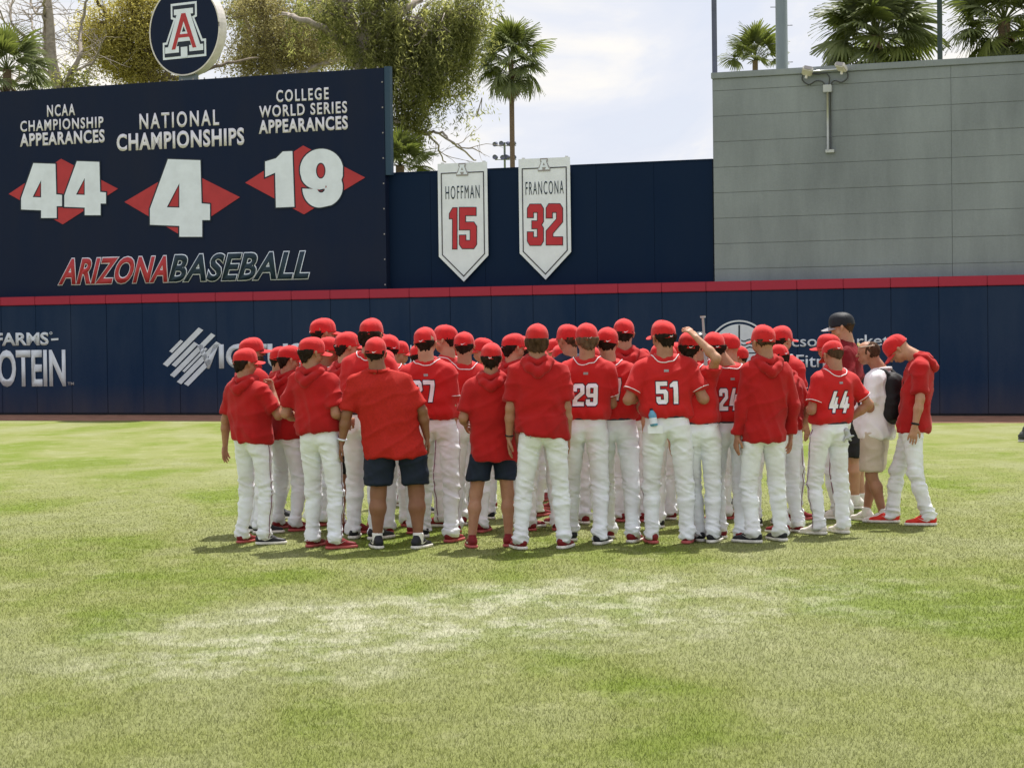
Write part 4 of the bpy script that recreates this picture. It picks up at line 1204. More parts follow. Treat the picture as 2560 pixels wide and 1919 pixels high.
text_on('lettering', 'Tucson Market', 1926, 2223, 866, 838, .010, M['ad_white'], adD, ar(adD), bold=.008)
text_on('lettering', 'Fitness', 1991, 2128, 918, 886, .010, M['ad_white'], adD, ar(adD), bold=.008)


# ------------------------------------------------------------------ scoreboard panel
OB = -.35
ub1, _ = wp(962, 400, OB); ztopL = wp(0, 232, OB)[1]; ztopR = wp(953, 168, OB)[1]
print('board top', ztopL, ztopR, 'right', ub1)
ZB = (ztopL + ztopR) / 2
ub0 = -3.5
sb = wroot('championship_board', (ub0 + ub1) / 2, OB)
tag(sb, 'tall navy championship board with white lettering and red diamonds above the wall', 'sign')
ru = ar(sb)
obj('board_panel', box_me('board_panel', ub0 - ru[0], ub1 - ru[0], 0, .35, 2.5, ZB), M['board'], sb)
us0, _ = wp(957, 300, OB - .02); us1, zs_ = wp(978, 437, OB - .02)
obj('side_panel', box_me('side_panel', ub1 - ru[0] + .004, us1 - ru[0], .02, .16, zs_, ZB + .03), M['board_side'], sb)
for px_ in (200, 620):
    obj('support_column', box_me('support_column', wp(px_, 300, OB)[0] - ru[0], wp(px_, 300, OB)[0] - ru[0] + .4, .45, .85, 0, ZB - .3), M['pole_grey'], sb)
gm = MB()
for i in range(46):
    u_ = ub0 + (ub1 - ub0) * (i + .5) / 46 - ru[0]
    gm.box(u_ - .012, u_ + .012, -.006, .02, ZB + .001, ZB + .035)
for i in range(9):
    z_ = 2.95 + (ZB - 3.0) * i / 8.5
    gm.box(ub1 - ru[0] - .05, ub1 - ru[0] - .02, -.012, -.001, z_, z_ + .03)
o = obj('fixing_clips', gm.me('fixing_clips', False), M['sign_grey'], sb, kind='stuff')
OL = OB + .010
for a in (('NCAA', 118, 188, 291, 261, .024, 1.25), ('CHAMPIONSHIP', 51, 259, 325, 297, .024, 1.2), ('APPEARANCES', 50, 262, 362, 329, .036, 1.12),
          ('NATIONAL', 349, 548, 319, 279, .024, 1.3), ('CHAMPIONSHIPS', 292, 611, 371, 327, .036, 1.12),
          ('COLLEGE', 691, 822, 253, 222, .024, 1.3), ('WORLD SERIES', 648, 868, 289, 259, .024, 1.2), ('APPEARANCES', 647, 870, 330, 295, .036, 1.12)):
    text_on('lettering', a[0], a[1], a[2], a[3], a[4], OL, M['sign_pink'], sb, ru, bold=a[5], spacing=a[6])
for P in ([(22, 485), (153, 397), (295, 472), (157, 561)], [(311, 505), (455, 420), (600, 493), (455, 590)], [(613, 457), (758, 364), (913, 444), (760, 536)]):
    poly_on('diamond', P, OL, M['sign_red'], sb, ru)
def wide4(x0, x1, y0, y1):
    """outline + hole of the heavy 4 (pixel box; y0 top)"""
    f = lambda a, b: (x0 + (x1 - x0) * a, y1 + (y0 - y1) * b)
    P = [f(.30, 1), (f(.84, .985)), f(.86, .43), f(1, .42), f(1, .215), f(.87, .215), f(.87, 0), f(.49, 0), f(.49, .14), f(0, .155), f(0, .36)]
    Hh = [f(.49, .375), f(.49, .69), f(.28, .38)]
    return P, Hh
def grow(P, g):
    cx = sum(p[0] for p in P) / len(P); cy = sum(p[1] for p in P) / len(P)
    out_ = []
    n = len(P)
    A = sum(P[i][0] * P[(i + 1) % n][1] - P[(i + 1) % n][0] * P[i][1] for i in range(n))
    sg = 1 if A > 0 else -1
    for i in range(n):
        p0, p1, p2 = Vector(P[i - 1]), Vector(P[i]), Vector(P[(i + 1) % n])
        e1 = (p1 - p0).normalized(); e2 = (p2 - p1).normalized()
        n1 = Vector((e1.y, -e1.x)) * sg; n2 = Vector((e2.y, -e2.x)) * sg
        b_ = n1 + n2
        if b_.length < .1: out_.append(tuple(p1 + n1 * g)); continue
        b_.normalize(); out_.append(tuple(p1 + b_ * (g / max(b_.dot(n1), .45))))
    return out_
for (x0, x1, y0, y1) in ((53, 155, 408, 545), (161, 265, 403, 538), (375, 525, 398, 592)):
    P, Hh = wide4(x0, x1, y0, y1)
    poly_on('numeral_outline', grow(P, 3.2), OL + .006, M['sign_navy'], sb, ru, holes=[grow(Hh, -2.6)])
    poly_on('numeral', P, OL + .012, M['sign_white'], sb, ru, holes=[Hh])
P1 = [(663, 404), (690, 396), (707, 379), (731, 378), (736, 517), (690, 519), (688, 432), (663, 443)]
def arc(cx, cy, rx, ry, a0, a1, n=14): return [(cx + rx * math.cos(R(a0 + (a1 - a0) * i / n)), cy - ry * math.sin(R(a0 + (a1 - a0) * i / n))) for i in range(n + 1)]
P9 = arc(804, 425, 54, 53, 200, 10, 20) + [(857, 440)] + arc(800, 468, 57, 52, 20, -60, 10) + arc(798, 470, 42, 49, -80, -178, 12) + [(797, 473)] + arc(803, 470, 10, 12, 200, 360, 8) + [(815, 462)] + arc(795, 433, 44, 41, 300, 205, 8)
H9 = circ(802, 427, 12, 20, 20)
for P, Hh in ((P1, None), (P9, H9)):
    poly_on('numeral_outline', grow(P, 3.2), OL + .006, M['sign_navy'], sb, ru, holes=[circ(802, 427, 9.5, 17.5, 20)] if Hh else None)
    poly_on('numeral', P, OL + .012, M['sign_white'], sb, ru, holes=[Hh] if Hh else None)
text_on('arizona_lettering', 'ARIZONA', 146, 436, 709, 643, OL + .002, M['sign_red'], sb, ru, bold=.030, spacing=1.06, shear=.30, outline=(.026, M['sign_pink']))
text_on('baseball_lettering', 'BASEBALL', 421, 788, 701, 632, OL + .002, M['sign_teal'], sb, ru, bold=.030, spacing=1.06, shear=.30, outline=(.024, M['sign_white']))
text_on('sponsor_line', ' ', 0, 1, 1, 0, 0, M['sign_white'], sb) if False else None

# ------------------------------------------------------------------ round sign with the block A
OR_ = OB - .2
uc, zc = wp(462, 76, OR_)
rs = wroot('round_sign', uc, OR_, zc)
rs.rotation_euler = (0, 0, WROT - R(10))
tag(rs, 'round navy sign with a red and white letter A on top of the board', 'sign')
def disc_me(name, r_, y0, y1, n=64, rin=None):
    mb = MB(); V = []; 
    a = [(r_ * math.cos(2 * math.pi * i / n), r_ * math.sin(2 * math.pi * i / n)) for i in range(n)]
    V = [(x, y0, z) for x, z in a] + [(x, y1, z) for x, z in a]
    F = [(i, (i + 1) % n, n + (i + 1) % n, n + i) for i in range(n)]
    if rin is None: F += [tuple(range(n)), tuple(reversed(range(n, 2 * n)))]
    else:
        b = [(rin * math.cos(2 * math.pi * i / n), rin * math.sin(2 * math.pi * i / n)) for i in range(n)]
        V += [(x, y0, z) for x, z in b] + [(x, y1, z) for x, z in b]
        F += [(2 * n + i, 3 * n + i, 3 * n + (i + 1) % n, 2 * n + (i + 1) % n) for i in range(n)]
        F += [(i, 2 * n + i, 2 * n + (i + 1) % n, (i + 1) % n), (0, 0, 0, 0)][:1] + [(i, 2 * n + i, 2 * n + (i + 1) % n, (i + 1) % n) for i in range(1, n)]
        F += [(n + i, n + (i + 1) % n, 3 * n + (i + 1) % n, 3 * n + i) for i in range(n)]
    return pyd(name, V, F)
RD = 1.075
obj('disc', disc_me('disc', RD - .035, -.02, .20), M['board'], rs)
obj('rim', disc_me('rim', RD, -.03, .24, rin=RD - .033), M['rim'], rs)
obj('bracket', box_me('bracket', -.25, .25, .05, .17, -RD - .35, -RD + .06), M['pole_grey'], rs)
def flatpoly(name, polys, y, material, parent, sc, x0=0, z0=0, thick=.004, offset=0.0):
    me = curve_mesh(name, polys=polys, offset=offset)
    for v_ in me.vertices: v_.co = Vector((x0 + v_.co.x * sc[0], y, z0 + v_.co.y * sc[1]))
    bm = bmesh.new(); bm.from_mesh(me)
    for f_ in bm.faces:
        f_.normal_update()
        if f_.normal.y > 0: f_.normal_flip()
    r_ = bmesh.ops.extrude_face_region(bm, geom=bm.faces[:])
    for e_ in r_['geom']:
        if isinstance(e_, bmesh.types.BMVert): e_.co.y -= thick
    bm.to_mesh(me); bm.free(); me.materials.clear()
    return obj(name, me, material, parent)
OUT = [(-.30, .99), (.30, .99), (.30, .72), (.24, .70), (.42, .31), (.5, .31), (.5, 0), (-.5, 0), (-.5, .31), (-.42, .31), (-.24, .70), (-.30, .72)]
INN = [(-.22, .88), (.22, .88), (.22, .78), (.16, .78), (.37, .22), (.44, .22), (.44, .11), (.12, .11), (.12, .22), (.17, .22), (.14, .30), (-.14, .30), (-.17, .22), (-.12, .22), (-.12, .11), (-.44, .11), (-.44, .22), (-.37, .22), (-.16, .78), (-.22, .78)]
RED = [(-.045, .80), (.045, .80), (.285, .17), (.20, .17), (.125, .37), (-.125, .37), (-.20, .17), (-.285, .17)]
REDH = [(0, .66), (.092, .43), (-.092, .43)]
def block_a(parent, y, h, z0, w_):
    flatpoly('emblem_border', [OUT], y, M['sign_white'], parent, (w_, h), 0, z0)
    flatpoly('emblem_field', [grow(OUT, -.042)], y - .006, M['sign_navy'], parent, (w_, h), 0, z0)
    flatpoly('emblem_letter', [INN, [(0, .57), (.045, .47), (-.045, .47)]], y - .012, M['sign_white'], parent, (w_, h), 0, z0)
    flatpoly('emblem_base', [[(-.075, .015), (.075, .015), (.075, .20), (-.075, .20)]], y - .0125, M['sign_white'], parent, (w_, h), 0, z0)
    flatpoly('emblem_stroke', [RED, REDH], y - .018, M['sign_red'], parent, (w_, h), 0, z0)
block_a(rs, -.024, 1.32, -.66, 1.32)

# ------------------------------------------------------------------ blue wall behind and the two banners
OW = -.55
u_b1, _ = wp(1782, 500, OW)
zw = (wp(1000, 436, OW)[1] + wp(1770, 399, OW)[1]) / 2
bw = wroot('tall_navy_wall', (ub1 + u_b1) / 2, OW)
tag(bw, 'tall plain navy wall between the championship board and the grey concrete wall', 'wall')
rb = ar(bw)
npan = 6
for i in range(npan):
    a = ub1 - .3 + (u_b1 - ub1 + .3) * i / npan; b_ = ub1 - .3 + (u_b1 - ub1 + .3) * (i + 1) / npan
    obj('wall_sheet', box_me('wall_sheet', a - rb[0] + .003, b_ - rb[0] - .003, random.uniform(0, .004), .2, 0, zw), M['navy_wall'], bw)
obj('top_cap', box_me('top_cap', ub1 - .3 - rb[0], u_b1 - rb[0] - .002, -.012, .22, zw + .002, zw + .03), M['navy_wall'], bw)

def banner(corners, name_txt, digits, lab, tx, dx_, dgl):
    off = OW + .06
    TL, TR, BR, TIP, BL = [wp(x, y, off) for x, y in corners]
    u0, u1 = (TL[0] + BL[0]) / 2, (TR[0] + BR[0]) / 2
    zt = (TL[1] + TR[1]) / 2; zb = (BL[1] + BR[1]) / 2; ztip = TIP[1]; uc = (u0 + u1) / 2; W_ = u1 - u0
    b = wroot('banner', uc, off, zt)
    tag(b, lab, 'banner', 'retired number banners')
    pts = [(-W_ / 2, 0), (W_ / 2, 0), (W_ / 2, zb - zt), (0, ztip - zt), (-W_ / 2, zb - zt)]
    flatpoly('fabric', [pts], 0, M['banner'], b, (1, 1), thick=.010)
    bo = grow(pts, -.075); bo = [(x, y - (.13 if y > -.5 else 0)) for x, y in bo]
    flatpoly('border_line', [bo, grow(bo, -.028)], -.0125, M['sign_grey'], b, (1, 1), thick=.003)
    flatpoly('border_line', [grow(bo, -.004), grow(bo, -.022)], -.0160, M['sign_navy'], b, (1, 1), thick=.002)
    # emblem
    e_ = W_ * .24
    flatpoly('emblem_field', [OUT], -.0190, M['sign_grey'], b, (e_, e_), 0, -.29)
    flatpoly('emblem_letter', [INN, [(0, .66), (.10, .44), (-.10, .44)]], -.024, M['sign_white'], b, (e_, e_), 0, -.29)
    r_ = ar(b)
    text_on('name_lettering', name_txt, *tx, off + .016, M['sign_teal'], b, r_, bold=-.004, spacing=1.3)
    for (ch, x0, x1, y0, y1) in dgl:
        P = DIG[ch][0]; w_ = DIG[ch][1]
        lo = min(p[0] for p in P[0]); hi_ = max(p[0] for p in P[0])
        for g_, mt, dd in ((1.8, 'sign_navy', .014), (0, 'banner_red', .020)):
            pp = []
            for j, q_ in enumerate(P):
                c = [(x0 + (x - lo) / (hi_ - lo) * (x1 - x0), y1 + (y0 - y1) * y) for x, y in q_]
                pp.append(grow(c, g_ if j == 0 else -g_) if g_ else c)
            poly_on('numeral' if g_ == 0 else 'numeral_outline', pp[0], off + dd, M[mt], b, r_, holes=pp[1:] or None, thick=.002)
    for sx in (-1, 1): obj('hook', box_me('hook', sx * W_ * .42 - .02, sx * W_ * .42 + .02, .0, .10, -.02, .03), M['silver'], b)
banner([(1095, 412), (1218, 403), (1221, 637), (1161, 704), (1097, 643)], 'HOFFMAN', '15', 'white pointed banner reading HOFFMAN 15 on the navy wall',
       (1114, 1199, 497, 464), None, [('1', 1124, 1142, 520, 622), ('5', 1149, 1191, 519, 621)])
banner([(1297, 400), (1424, 391), (1429, 628), (1364, 699), (1299, 635)], 'FRANCONA', '32', 'white pointed banner reading FRANCONA 32 on the navy wall',
       (1314, 1409, 486, 453), None, [('3', 1319, 1358, 511, 613), ('2', 1366, 1406, 510, 612)])

# ------------------------------------------------------------------ grey concrete wall of stacked panels
OG = -.45
ug0, _ = wp(1783, 400, OG)
zg = (wp(1785, 186, OG)[1] + wp(2555, 133, OG)[1]) / 2
gw = wroot('concrete_wall', (ug0 + U_R) / 2, OG)
tag(gw, 'tall grey concrete panel wall with thin joints above the right outfield wall', 'wall')
rg = ar(gw)
obj('joint_backing', box_me('joint_backing', ug0 - rg[0] + .01, U_R - rg[0], .022, .35, 0, zg - .01), M['concrete_joint'], gw)
uj, _ = wp(2378, 300, OG)
rows = []; zt_ = zg - .125
print('grey joints', [round(wp(1785, y, OG)[1], 2) for y in (228, 293, 355, 420, 484, 548, 610)], 'top', zg)
zj = [wp(1785, y, OG)[1] for y in (228, 293, 355, 420, 484, 548, 610)]
stp = (zj[0] - zj[-1]) / 6
edges = [zg - .14] + [zj[0] - stp * i for i in range(11)]
edges = [e_ for e_ in edges if e_ > .3] + [0.0]
for i in range(len(edges) - 1):
    for (a, b_) in ((ug0, uj), (uj, uj + (uj - ug0)), (uj + (uj - ug0), U_R)):
        if b_ > U_R: b_ = U_R
        if b_ - a < .1: continue
        me = box_me('concrete_panel', a - rg[0] + .003, b_ - rg[0] - .003, random.uniform(-.003, .003), .022, edges[i + 1] + .004, edges[i] - .004, bev=.004, seg=1)
        obj('concrete_panel', me, M['concrete'], gw)
obj('coping', box_me('coping', ug0 - rg[0] - .02, U_R - rg[0], -.035, .40, zg - .135, zg, bev=.01), M['concrete'], gw)

# twin floodlight with looping cables and conduit on the grey wall
OF = OG + .05
uf, zf = wp(2070, 205, OF)
fx = wroot('twin_floodlight', uf, OG, zf)
tag(fx, 'twin white floodlight with looped cables and a conduit on the grey wall', 'light')
def fl(px_, py_, o_=.05):
    a, b_ = wp(px_, py_, OG + o_); return (a - uf, -o_, b_ - zf)
obj('conduit', MB().tube([fl(2069, 232), fl(2070, 378)], .028, 8).me('conduit'), M['conduit'], fx)
obj('conduit', MB().tube([fl(2076, 225), fl(2077, 378)], .014, 6).me('conduit'), M['cable'], fx)
obj('junction_box', box_me('junction_box', fl(2056, 0)[0], fl(2078, 0)[0], -.09, -.002, fl(2068, 231)[2], fl(2068, 212)[2], bev=.01), M['conduit'], fx)
obj('clamp', box_me('clamp', fl(2060, 0)[0], fl(2082, 0)[0], -.07, -.002, fl(2070, 382)[2], fl(2070, 374)[2], bev=.006), M['conduit'], fx)
def smooth_path(P, n=6):
    out_ = []
    P = [P[0]] + P + [P[-1]]
    for i in range(1, len(P) - 2):
        for k in range(n):
            t = k / n
            p0, p1, p2, p3 = [Vector(p) for p in P[i - 1:i + 3]]
            out_.append(0.5 * ((2 * p1) + (-p0 + p2) * t + (2 * p0 - 5 * p1 + 4 * p2 - p3) * t * t + (-p0 + 3 * p1 - 3 * p2 + p3) * t ** 3))
    out_.append(Vector(P[-1])); return out_
for pts in ([(2008, 185), (2006, 200), (2022, 212), (2040, 203), (2055, 204), (2062, 212)], [(2118, 180), (2119, 195), (2104, 206), (2088, 202), (2080, 206), (2078, 214)], [(2024, 184), (2045, 186), (2065, 184), (2074, 196), (2072, 212)]):
    obj('cable', MB().tube(smooth_path([fl(x, y, .07) for x, y in pts]), .016, 6).me('cable'), M['cable'], fx)
obj('bracket_arm', MB().tube([fl(2010, 181, .09), fl(2116, 172, .09)], .02, 6).me('bracket_arm'), M['conduit'], fx)
for (px_, py_) in ((2018, 180), (2104, 170)):
    c = Vector(fl(px_, py_, .20))
    h = obj('lamp_head', None, None, fx) if False else None
    m_ = MB(); m_.box(-.10, .10, -.12, .10, -.05, .07)
    me = box_me('lamp_head', -.11, .11, -.16, .10, -.05, .06, bev=.025)
    h = obj('lamp_head', me, M['fixture'], fx); h.location = c; h.rotation_euler = (R(-25), R(12), R(15 if px_ < 2060 else -12))
    obj('lens', box_me('lens', -.08, .08, -.166, -.161, -.035, .045), M['sign_grey'], h)
    h2 = obj('knuckle', MB().tube([(0, .05, -.02), (0, .10, -.10)], .03, 8).me('knuckle'), M['fixture'], h)

# ------------------------------------------------------------------ poles
def pole(name, px_top, px_bot, py_bot, w_px, D, height, material, lab, cat, taper=.9, cross=False, grp=None):
    b = at_depth(px_bot, py_bot, D)
    r_ = w_px / 2 / FPX * D
    e_ = empty(name, (b.x, b.y, 0)); tag(e_, lab, cat, grp)
    obj('shaft', MB().tube([(0, 0, 0), (0, 0, height)], [r_, r_ * taper], 20).me('shaft'), material, e_)
    obj('base_plate', box_me('base_plate', -r_ * 2, r_ * 2, -r_ * 2, r_ * 2, 0, .03), material, e_)
    return e_, r_
e_, r_ = pole('light_pole', 1955, 1955, 170, 33, 66, 34, M['pole_grey'], 'thick grey light pole rising behind the grey wall', 'pole', .72)
for k in range(26):
    z_ = 8.2 + k * .55
    obj('climbing_peg', MB().tube([((r_ - .03) * (1 if k % 2 else -1), 0, z_), ((r_ + .13) * (1 if k % 2 else -1), 0, z_)], .012, 5).me('climbing_peg'), M['cable'], e_)
mb = MB()
bar = box_me('lamp_bar', -1.8, 1.8, -.08, .08, 28.2, 28.4); obj('lamp_bar', bar, M['pole_grey'], e_)
for k in range(5): obj('flood_lamp', box_me('flood_lamp', -1.75 + k * .8, -1.3 + k * .8, -.4, 0, 28.45, 28.95, bev=.06), M['fixture'], e_)
e_, r_ = pole('net_pole', 1783, 1787, 180, 13, 58, 17, M['pole_dark'], 'thin dark blue pole at the left end of the grey wall', 'pole', 1.0)
e_, r_ = pole('net_post', 2350, 2350, 143, 13, 58, 17, M['pole_green'], 'thin dark green post behind the grey wall near the right palms', 'pole', 1.0)
# far light tower
b = at_depth(1262, 410, 190)
lt = empty('stadium_light_tower', (b.x, b.y, 0)); tag(lt, 'small distant light tower seen beside the palm trunk', 'light tower')
zt0 = at_depth(1262, 356, 190).z
obj('mast', MB().tube([(0, 0, 0), (0, 0, zt0)], [.13, .09], 8).me('mast'), M['pole_grey'], lt)
for row, zz in enumerate((zt0 - .3, zt0 - 1.5)):
    obj('lamp_bar', box_me('lamp_bar', -.85, 1.0, -.04, .04, zz - .03, zz + .03), M['pole_grey'], lt)
    for k in range(4):
        x_ = -.75 + k * .53
        g_ = obj('flood_lamp', MB().tube([(0, -.35, 0), (0, .0, .05), (0, .25, .1)], [.21, .19, .08], 10).me('flood_lamp'), M['pole_dark'], lt)
        g_.location = (x_, -.1, zz + .14); g_.rotation_euler = (R(random.uniform(-20, 10)), 0, R(random.uniform(-40, 40)))

# ------------------------------------------------------------------ trees
def leaves_mesh(name, C, size, aspect, droop, tint, jit=.5):
    """C: (n,3) leaf centres; quads of random orientation"""
    n = len(C)
    d = rng.normal(size=(n, 3)); d[:, 2] = d[:, 2] * (1 - droop) - droop * 1.6
    d /= np.linalg.norm(d, axis=1, keepdims=True)
    r = rng.normal(size=(n, 3)); s_ = np.cross(d, r); s_ /= np.linalg.norm(s_, axis=1, keepdims=True)
    L_ = size * (1 - jit / 2 + jit * rng.random(n))[:, None]; W_ = L_ * aspect
    V = np.stack([C - d * L_ * .5, C + s_ * W_ * .5, C + d * L_ * .5, C - s_ * W_ * .5], 1).reshape(-1, 3)
    me = mesh_np(name, V, np.arange(n * 4).reshape(-1, 4), smooth=False)
    at = me.attributes.new('tint', 'FLOAT', 'POINT'); at.data.foreach_set('value', np.repeat(tint.astype(np.float32), 4))
    return me
def px2w(px, py, D):
    return np.array(at_depth(px, py, D))
def tree(name, label, D, trunk, limbs, blobs, leafm, n, size=.13, aspect=.28, droop=.4, strands=0.0, bark='bark', group='trees behind the outfield wall', gap=.45, twigs=0, tr=.25):
    """trunk: px path from the ground; limbs: list of px paths with radius; blobs: (px, py, rx, ry, density)"""
    base = px2w(trunk[0][0], horizon(trunk[0][0]), D); base[2] = 0
    o = empty(name, base); tag(o, label, 'tree', group)
    T_ = [np.array([0, 0, 0])] + [px2w(x, y, D) - base for x, y in trunk[1:]]
    tp = smooth_path([tuple(p) for p in T_], 6)
    m = len(tp)
    obj('trunk', MB().tube(tp, [tr * (1 - .55 * i / m) for i in range(m)], 10).me('trunk'), M[bark], o)
    for path, r0 in limbs:
        P = []
        for i, (x, y) in enumerate(path):
            q_ = px2w(x, y, D) - base; q_[1] += math.sin(i * 1.7 + path[0][0]) * .4 * i; P.append(tuple(q_))
        sp_ = smooth_path(P, 6); k = len(sp_)
        sp_ = [p + Vector((random.uniform(-.04, .04), 0, random.uniform(-.04, .04))) for p in sp_]
        obj('limb', MB().tube(sp_, [r0 * (1 - .75 * i / k) + .008 for i in range(k)], 7).me('limb'), M[bark], o)
        if twigs:
            mb_ = MB()
            for t_ in range(twigs):
                a = sp_[random.randrange(len(sp_) // 3, k)]
                d = Vector((random.uniform(-1, 1), random.uniform(-.6, .6), random.uniform(-.3, .9))).normalized()
                L_ = random.uniform(.5, 1.4); pts = [a]
                for q_ in range(5):
                    d = (d + Vector((random.uniform(-.35, .35), random.uniform(-.3, .3), random.uniform(-.3, .3)))).normalized(); pts.append(pts[-1] + d * L_ / 5)
                mb_.tube(pts, [.014, .012, .010, .008, .006, .004], 4)
                for w_ in range(2):
                    b_ = pts[random.randrange(1, 5)]; d2 = (d + Vector((random.uniform(-1, 1), random.uniform(-.5, .5), random.uniform(-.6, .8)))).normalized()
                    mb_.tube([b_, b_ + d2 * L_ * .25, b_ + d2 * L_ * .5 + Vector((0, 0, random.uniform(-.1, .1)))], [.008, .006, .003], 4)
            obj('twigs', mb_.me('twigs'), M[bark], o, kind='stuff')
    # foliage
    if n:
        tot = sum(b_[2] * b_[3] * b_[4] for b_ in blobs); Cs = []; Ts = []
        mb_ = MB()
        for (x, y, rx, ry, dens) in blobs:
            c = px2w(x, y, D) - base
            mpp = D / FPX
            kx, kz = rx * mpp, ry * mpp; ky = min(kx, kz) * 1.3
            k = int(n * rx * ry * dens / tot)
            ncl = max(6, int(k / 46))
            u_ = rng.normal(size=(ncl, 3)); u_ /= np.linalg.norm(u_, axis=1, keepdims=True)
            rr = rng.random(ncl)[:, None] ** .45
            cc = c + u_ * rr * np.array([kx, ky, kz])
            keep = vnoise(cc * np.array([1.2, 1.2, 1.2]) + 11 + D) > gap * .62
            cc = cc[keep]
            if len(cc) == 0: continue
            per = max(1, k // len(cc))
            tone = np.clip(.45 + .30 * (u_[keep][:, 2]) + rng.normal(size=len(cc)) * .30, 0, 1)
            for q_, tn in zip(cc, tone):
                if strands and rng.random() < strands:
                    L_ = .5 + rng.random() * 1.0; t_ = rng.random(per)[:, None]
                    sw = rng.normal(size=3) * .15
                    pts = q_ + t_ * np.array([sw[0], sw[1], -L_]) + rng.normal(size=(per, 3)) * .07
                else:
                    pts = q_ + rng.normal(size=(per, 3)) * np.array([.24, .24, .16])
                Cs.append(pts); Ts.append(np.clip(tn + rng.normal(size=per) * .16, 0, 1))
            # twigs inside the crown
            for q_ in cc[::3]:
                a = Vector(c + (q_ - c) * .35); b_ = Vector(q_); md = (a + b_) / 2 + Vector(rng.normal(size=3) * .15)
                mb_.tube([a, md, b_], [.030, .018, .006], 4, cap=False)
        C = np.concatenate(Cs); t_ = np.concatenate(Ts)
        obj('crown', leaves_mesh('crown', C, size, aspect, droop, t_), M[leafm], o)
        if mb_.v: obj('inner_branches', mb_.me('inner_branches'), M[bark], o, kind='stuff')
    return o
G1 = 'trees behind the outfield wall'
tree('eucalyptus_tree', 'large olive green drooping tree between the board and the palm', 62,
     [(905, 835), (905, 600), (900, 300), (905, 150), (925, 60), (940, -60)],
     [([(905, 190), (870, 120), (820, 80), (760, 60), (700, 20)], .16), ([(905, 150), (880, 60), (850, -10), (830, -80)], .18), ([(920, 120), (980, 60), (1040, 10), (1090, -60)], .15),
      ([(985, 310), (1020, 285), (1060, 265), (1110, 240)], .05), ([(985, 300), (1010, 320), (1060, 328), (1100, 335), (1140, 370), (1188, 392)], .05),
      ([(1060, 328), (1090, 360), (1110, 400)], .03), ([(905, 330), (950, 310), (1000, 305)], .12), ([(1020, 322), (1045, 350), (1050, 395)], .025), ([(1100, 335), (1150, 365), (1200, 380)], .02)],
     [(1010, 60, 150, 90, 1.0), (1090, 60, 130, 100, 1.0), (1000, 170, 110, 90, 1.1), (1080, 160, 105, 90, 1.0), (1150, 30, 90, 70, .9), (900, 60, 100, 80, .9), (930, 130, 80, 70, .8), (1150, 130, 60, 60, .35),
      (1060, 240, 90, 50, .6), (1120, 250, 55, 40, .22), (1000, 260, 60, 45, .7), (840, 20, 110, 60, .7), (1180, 60, 60, 50, .5), (1020, -60, 240, 60, .8), (1105, 300, 30, 25, .12), (1010, 315, 40, 50, .5), (1060, 290, 50, 30, .3), (1185, 300, 30, 50, .12)],
     'leaf_olive', 62000, .15, .20, .6, .75, 'bark_pale', G1, .69, 3, .42)
tree('mesquite_tree', 'yellowish green feathery tree behind the round sign', 66,
     [(395, 835), (400, 500), (385, 250), (360, 120), (330, 0)],
     [([(385, 230), (440, 160), (500, 100), (560, 40)], .12), ([(370, 170), (320, 110), (280, 60), (250, 0)], .10), ([(385, 200), (470, 190), (560, 170), (640, 140)], .08)],
     [(330, 120, 120, 75, 1.0), (280, 60, 80, 60, .9), (400, 60, 120, 70, .9), (250, 150, 60, 55, .8), (370, 180, 110, 50, 1.1), (330, -10, 110, 50, .9), (230, 100, 45, 60, .5)],
     'leaf_yellow', 42000, .10, .34, .2, .1, 'bark', G1, .58, 2, .30)
tree('dry_tree', 'tan and olive half bare tree between the round sign and the drooping tree', 70,
     [(705, 835), (705, 500), (700, 260), (690, 160), (660, 60), (650, -40)],
     [([(690, 170), (760, 120), (820, 60), (860, 0)], .14), ([(690, 140), (640, 90), (600, 30), (590, -40)], .10), ([(700, 200), (770, 180), (850, 150), (900, 120)], .10), ([(690, 180), (620, 160), (570, 150)], .06), ([(760, 100), (800, 100), (830, 120)], .05)],
     [(620, 130, 80, 60, 1.0), (700, 90, 110, 70, .9), (650, 30, 110, 60, .9), (780, 60, 90, 70, .7), (770, 150, 90, 45, .8), (690, 160, 110, 45, 1.0), (860, 120, 60, 60, .5), (700, -30, 130, 50, .9)],
     'leaf_tan', 30000, .11, .30, .3, .3, 'bark_pale', G1, .62, 5, .30)
tree('olive_tree', 'dull green tree filling the gap behind the tan tree', 78,
     [(760, 835), (770, 500), (780, 200), (790, 60)],
     [([(780, 200), (720, 130), (680, 60)], .12), ([(785, 160), (850, 110), (890, 40)], .12)],
     [(660, 60, 110, 70, .8), (760, 100, 120, 80, .9), (870, 90, 90, 90, .9), (800, 10, 130, 60, .9), (600, 90, 60, 60, .6), (620, -10, 90, 50, .7)],
     'leaf_olive', 15000, .14, .30, .4, .4, 'bark_pale', G1, .64, 0, .28)
tree('bare_tree', 'leafless grey tree with tangled twigs at the far left', 64,
     [(165, 835), (160, 500), (150, 260), (130, 150), (125, 60), (115, -40)],
     [([(150, 220), (110, 140), (105, 60), (130, 0)], .09), ([(140, 150), (80, 110), (40, 60), (20, -20)], .06), ([(150, 200), (100, 170), (60, 130), (10, 30)], .05), ([(155, 230), (200, 140), (190, 60), (220, -20)], .08),
      ([(110, 150), (70, 150), (40, 190), (10, 200)], .035), ([(130, 60), (90, 30), (60, 0)], .04), ([(170, 180), (230, 150), (260, 110)], .04), ([(60, 130), (90, 90), (70, 40), (90, 0)], .035)],
     [(180, 190, 40, 40, .5), (150, 215, 60, 20, .7)],
     'leaf_olive', 1100, .14, .3, .2, 0, 'bark_pale', G1, .5, 16, .22)

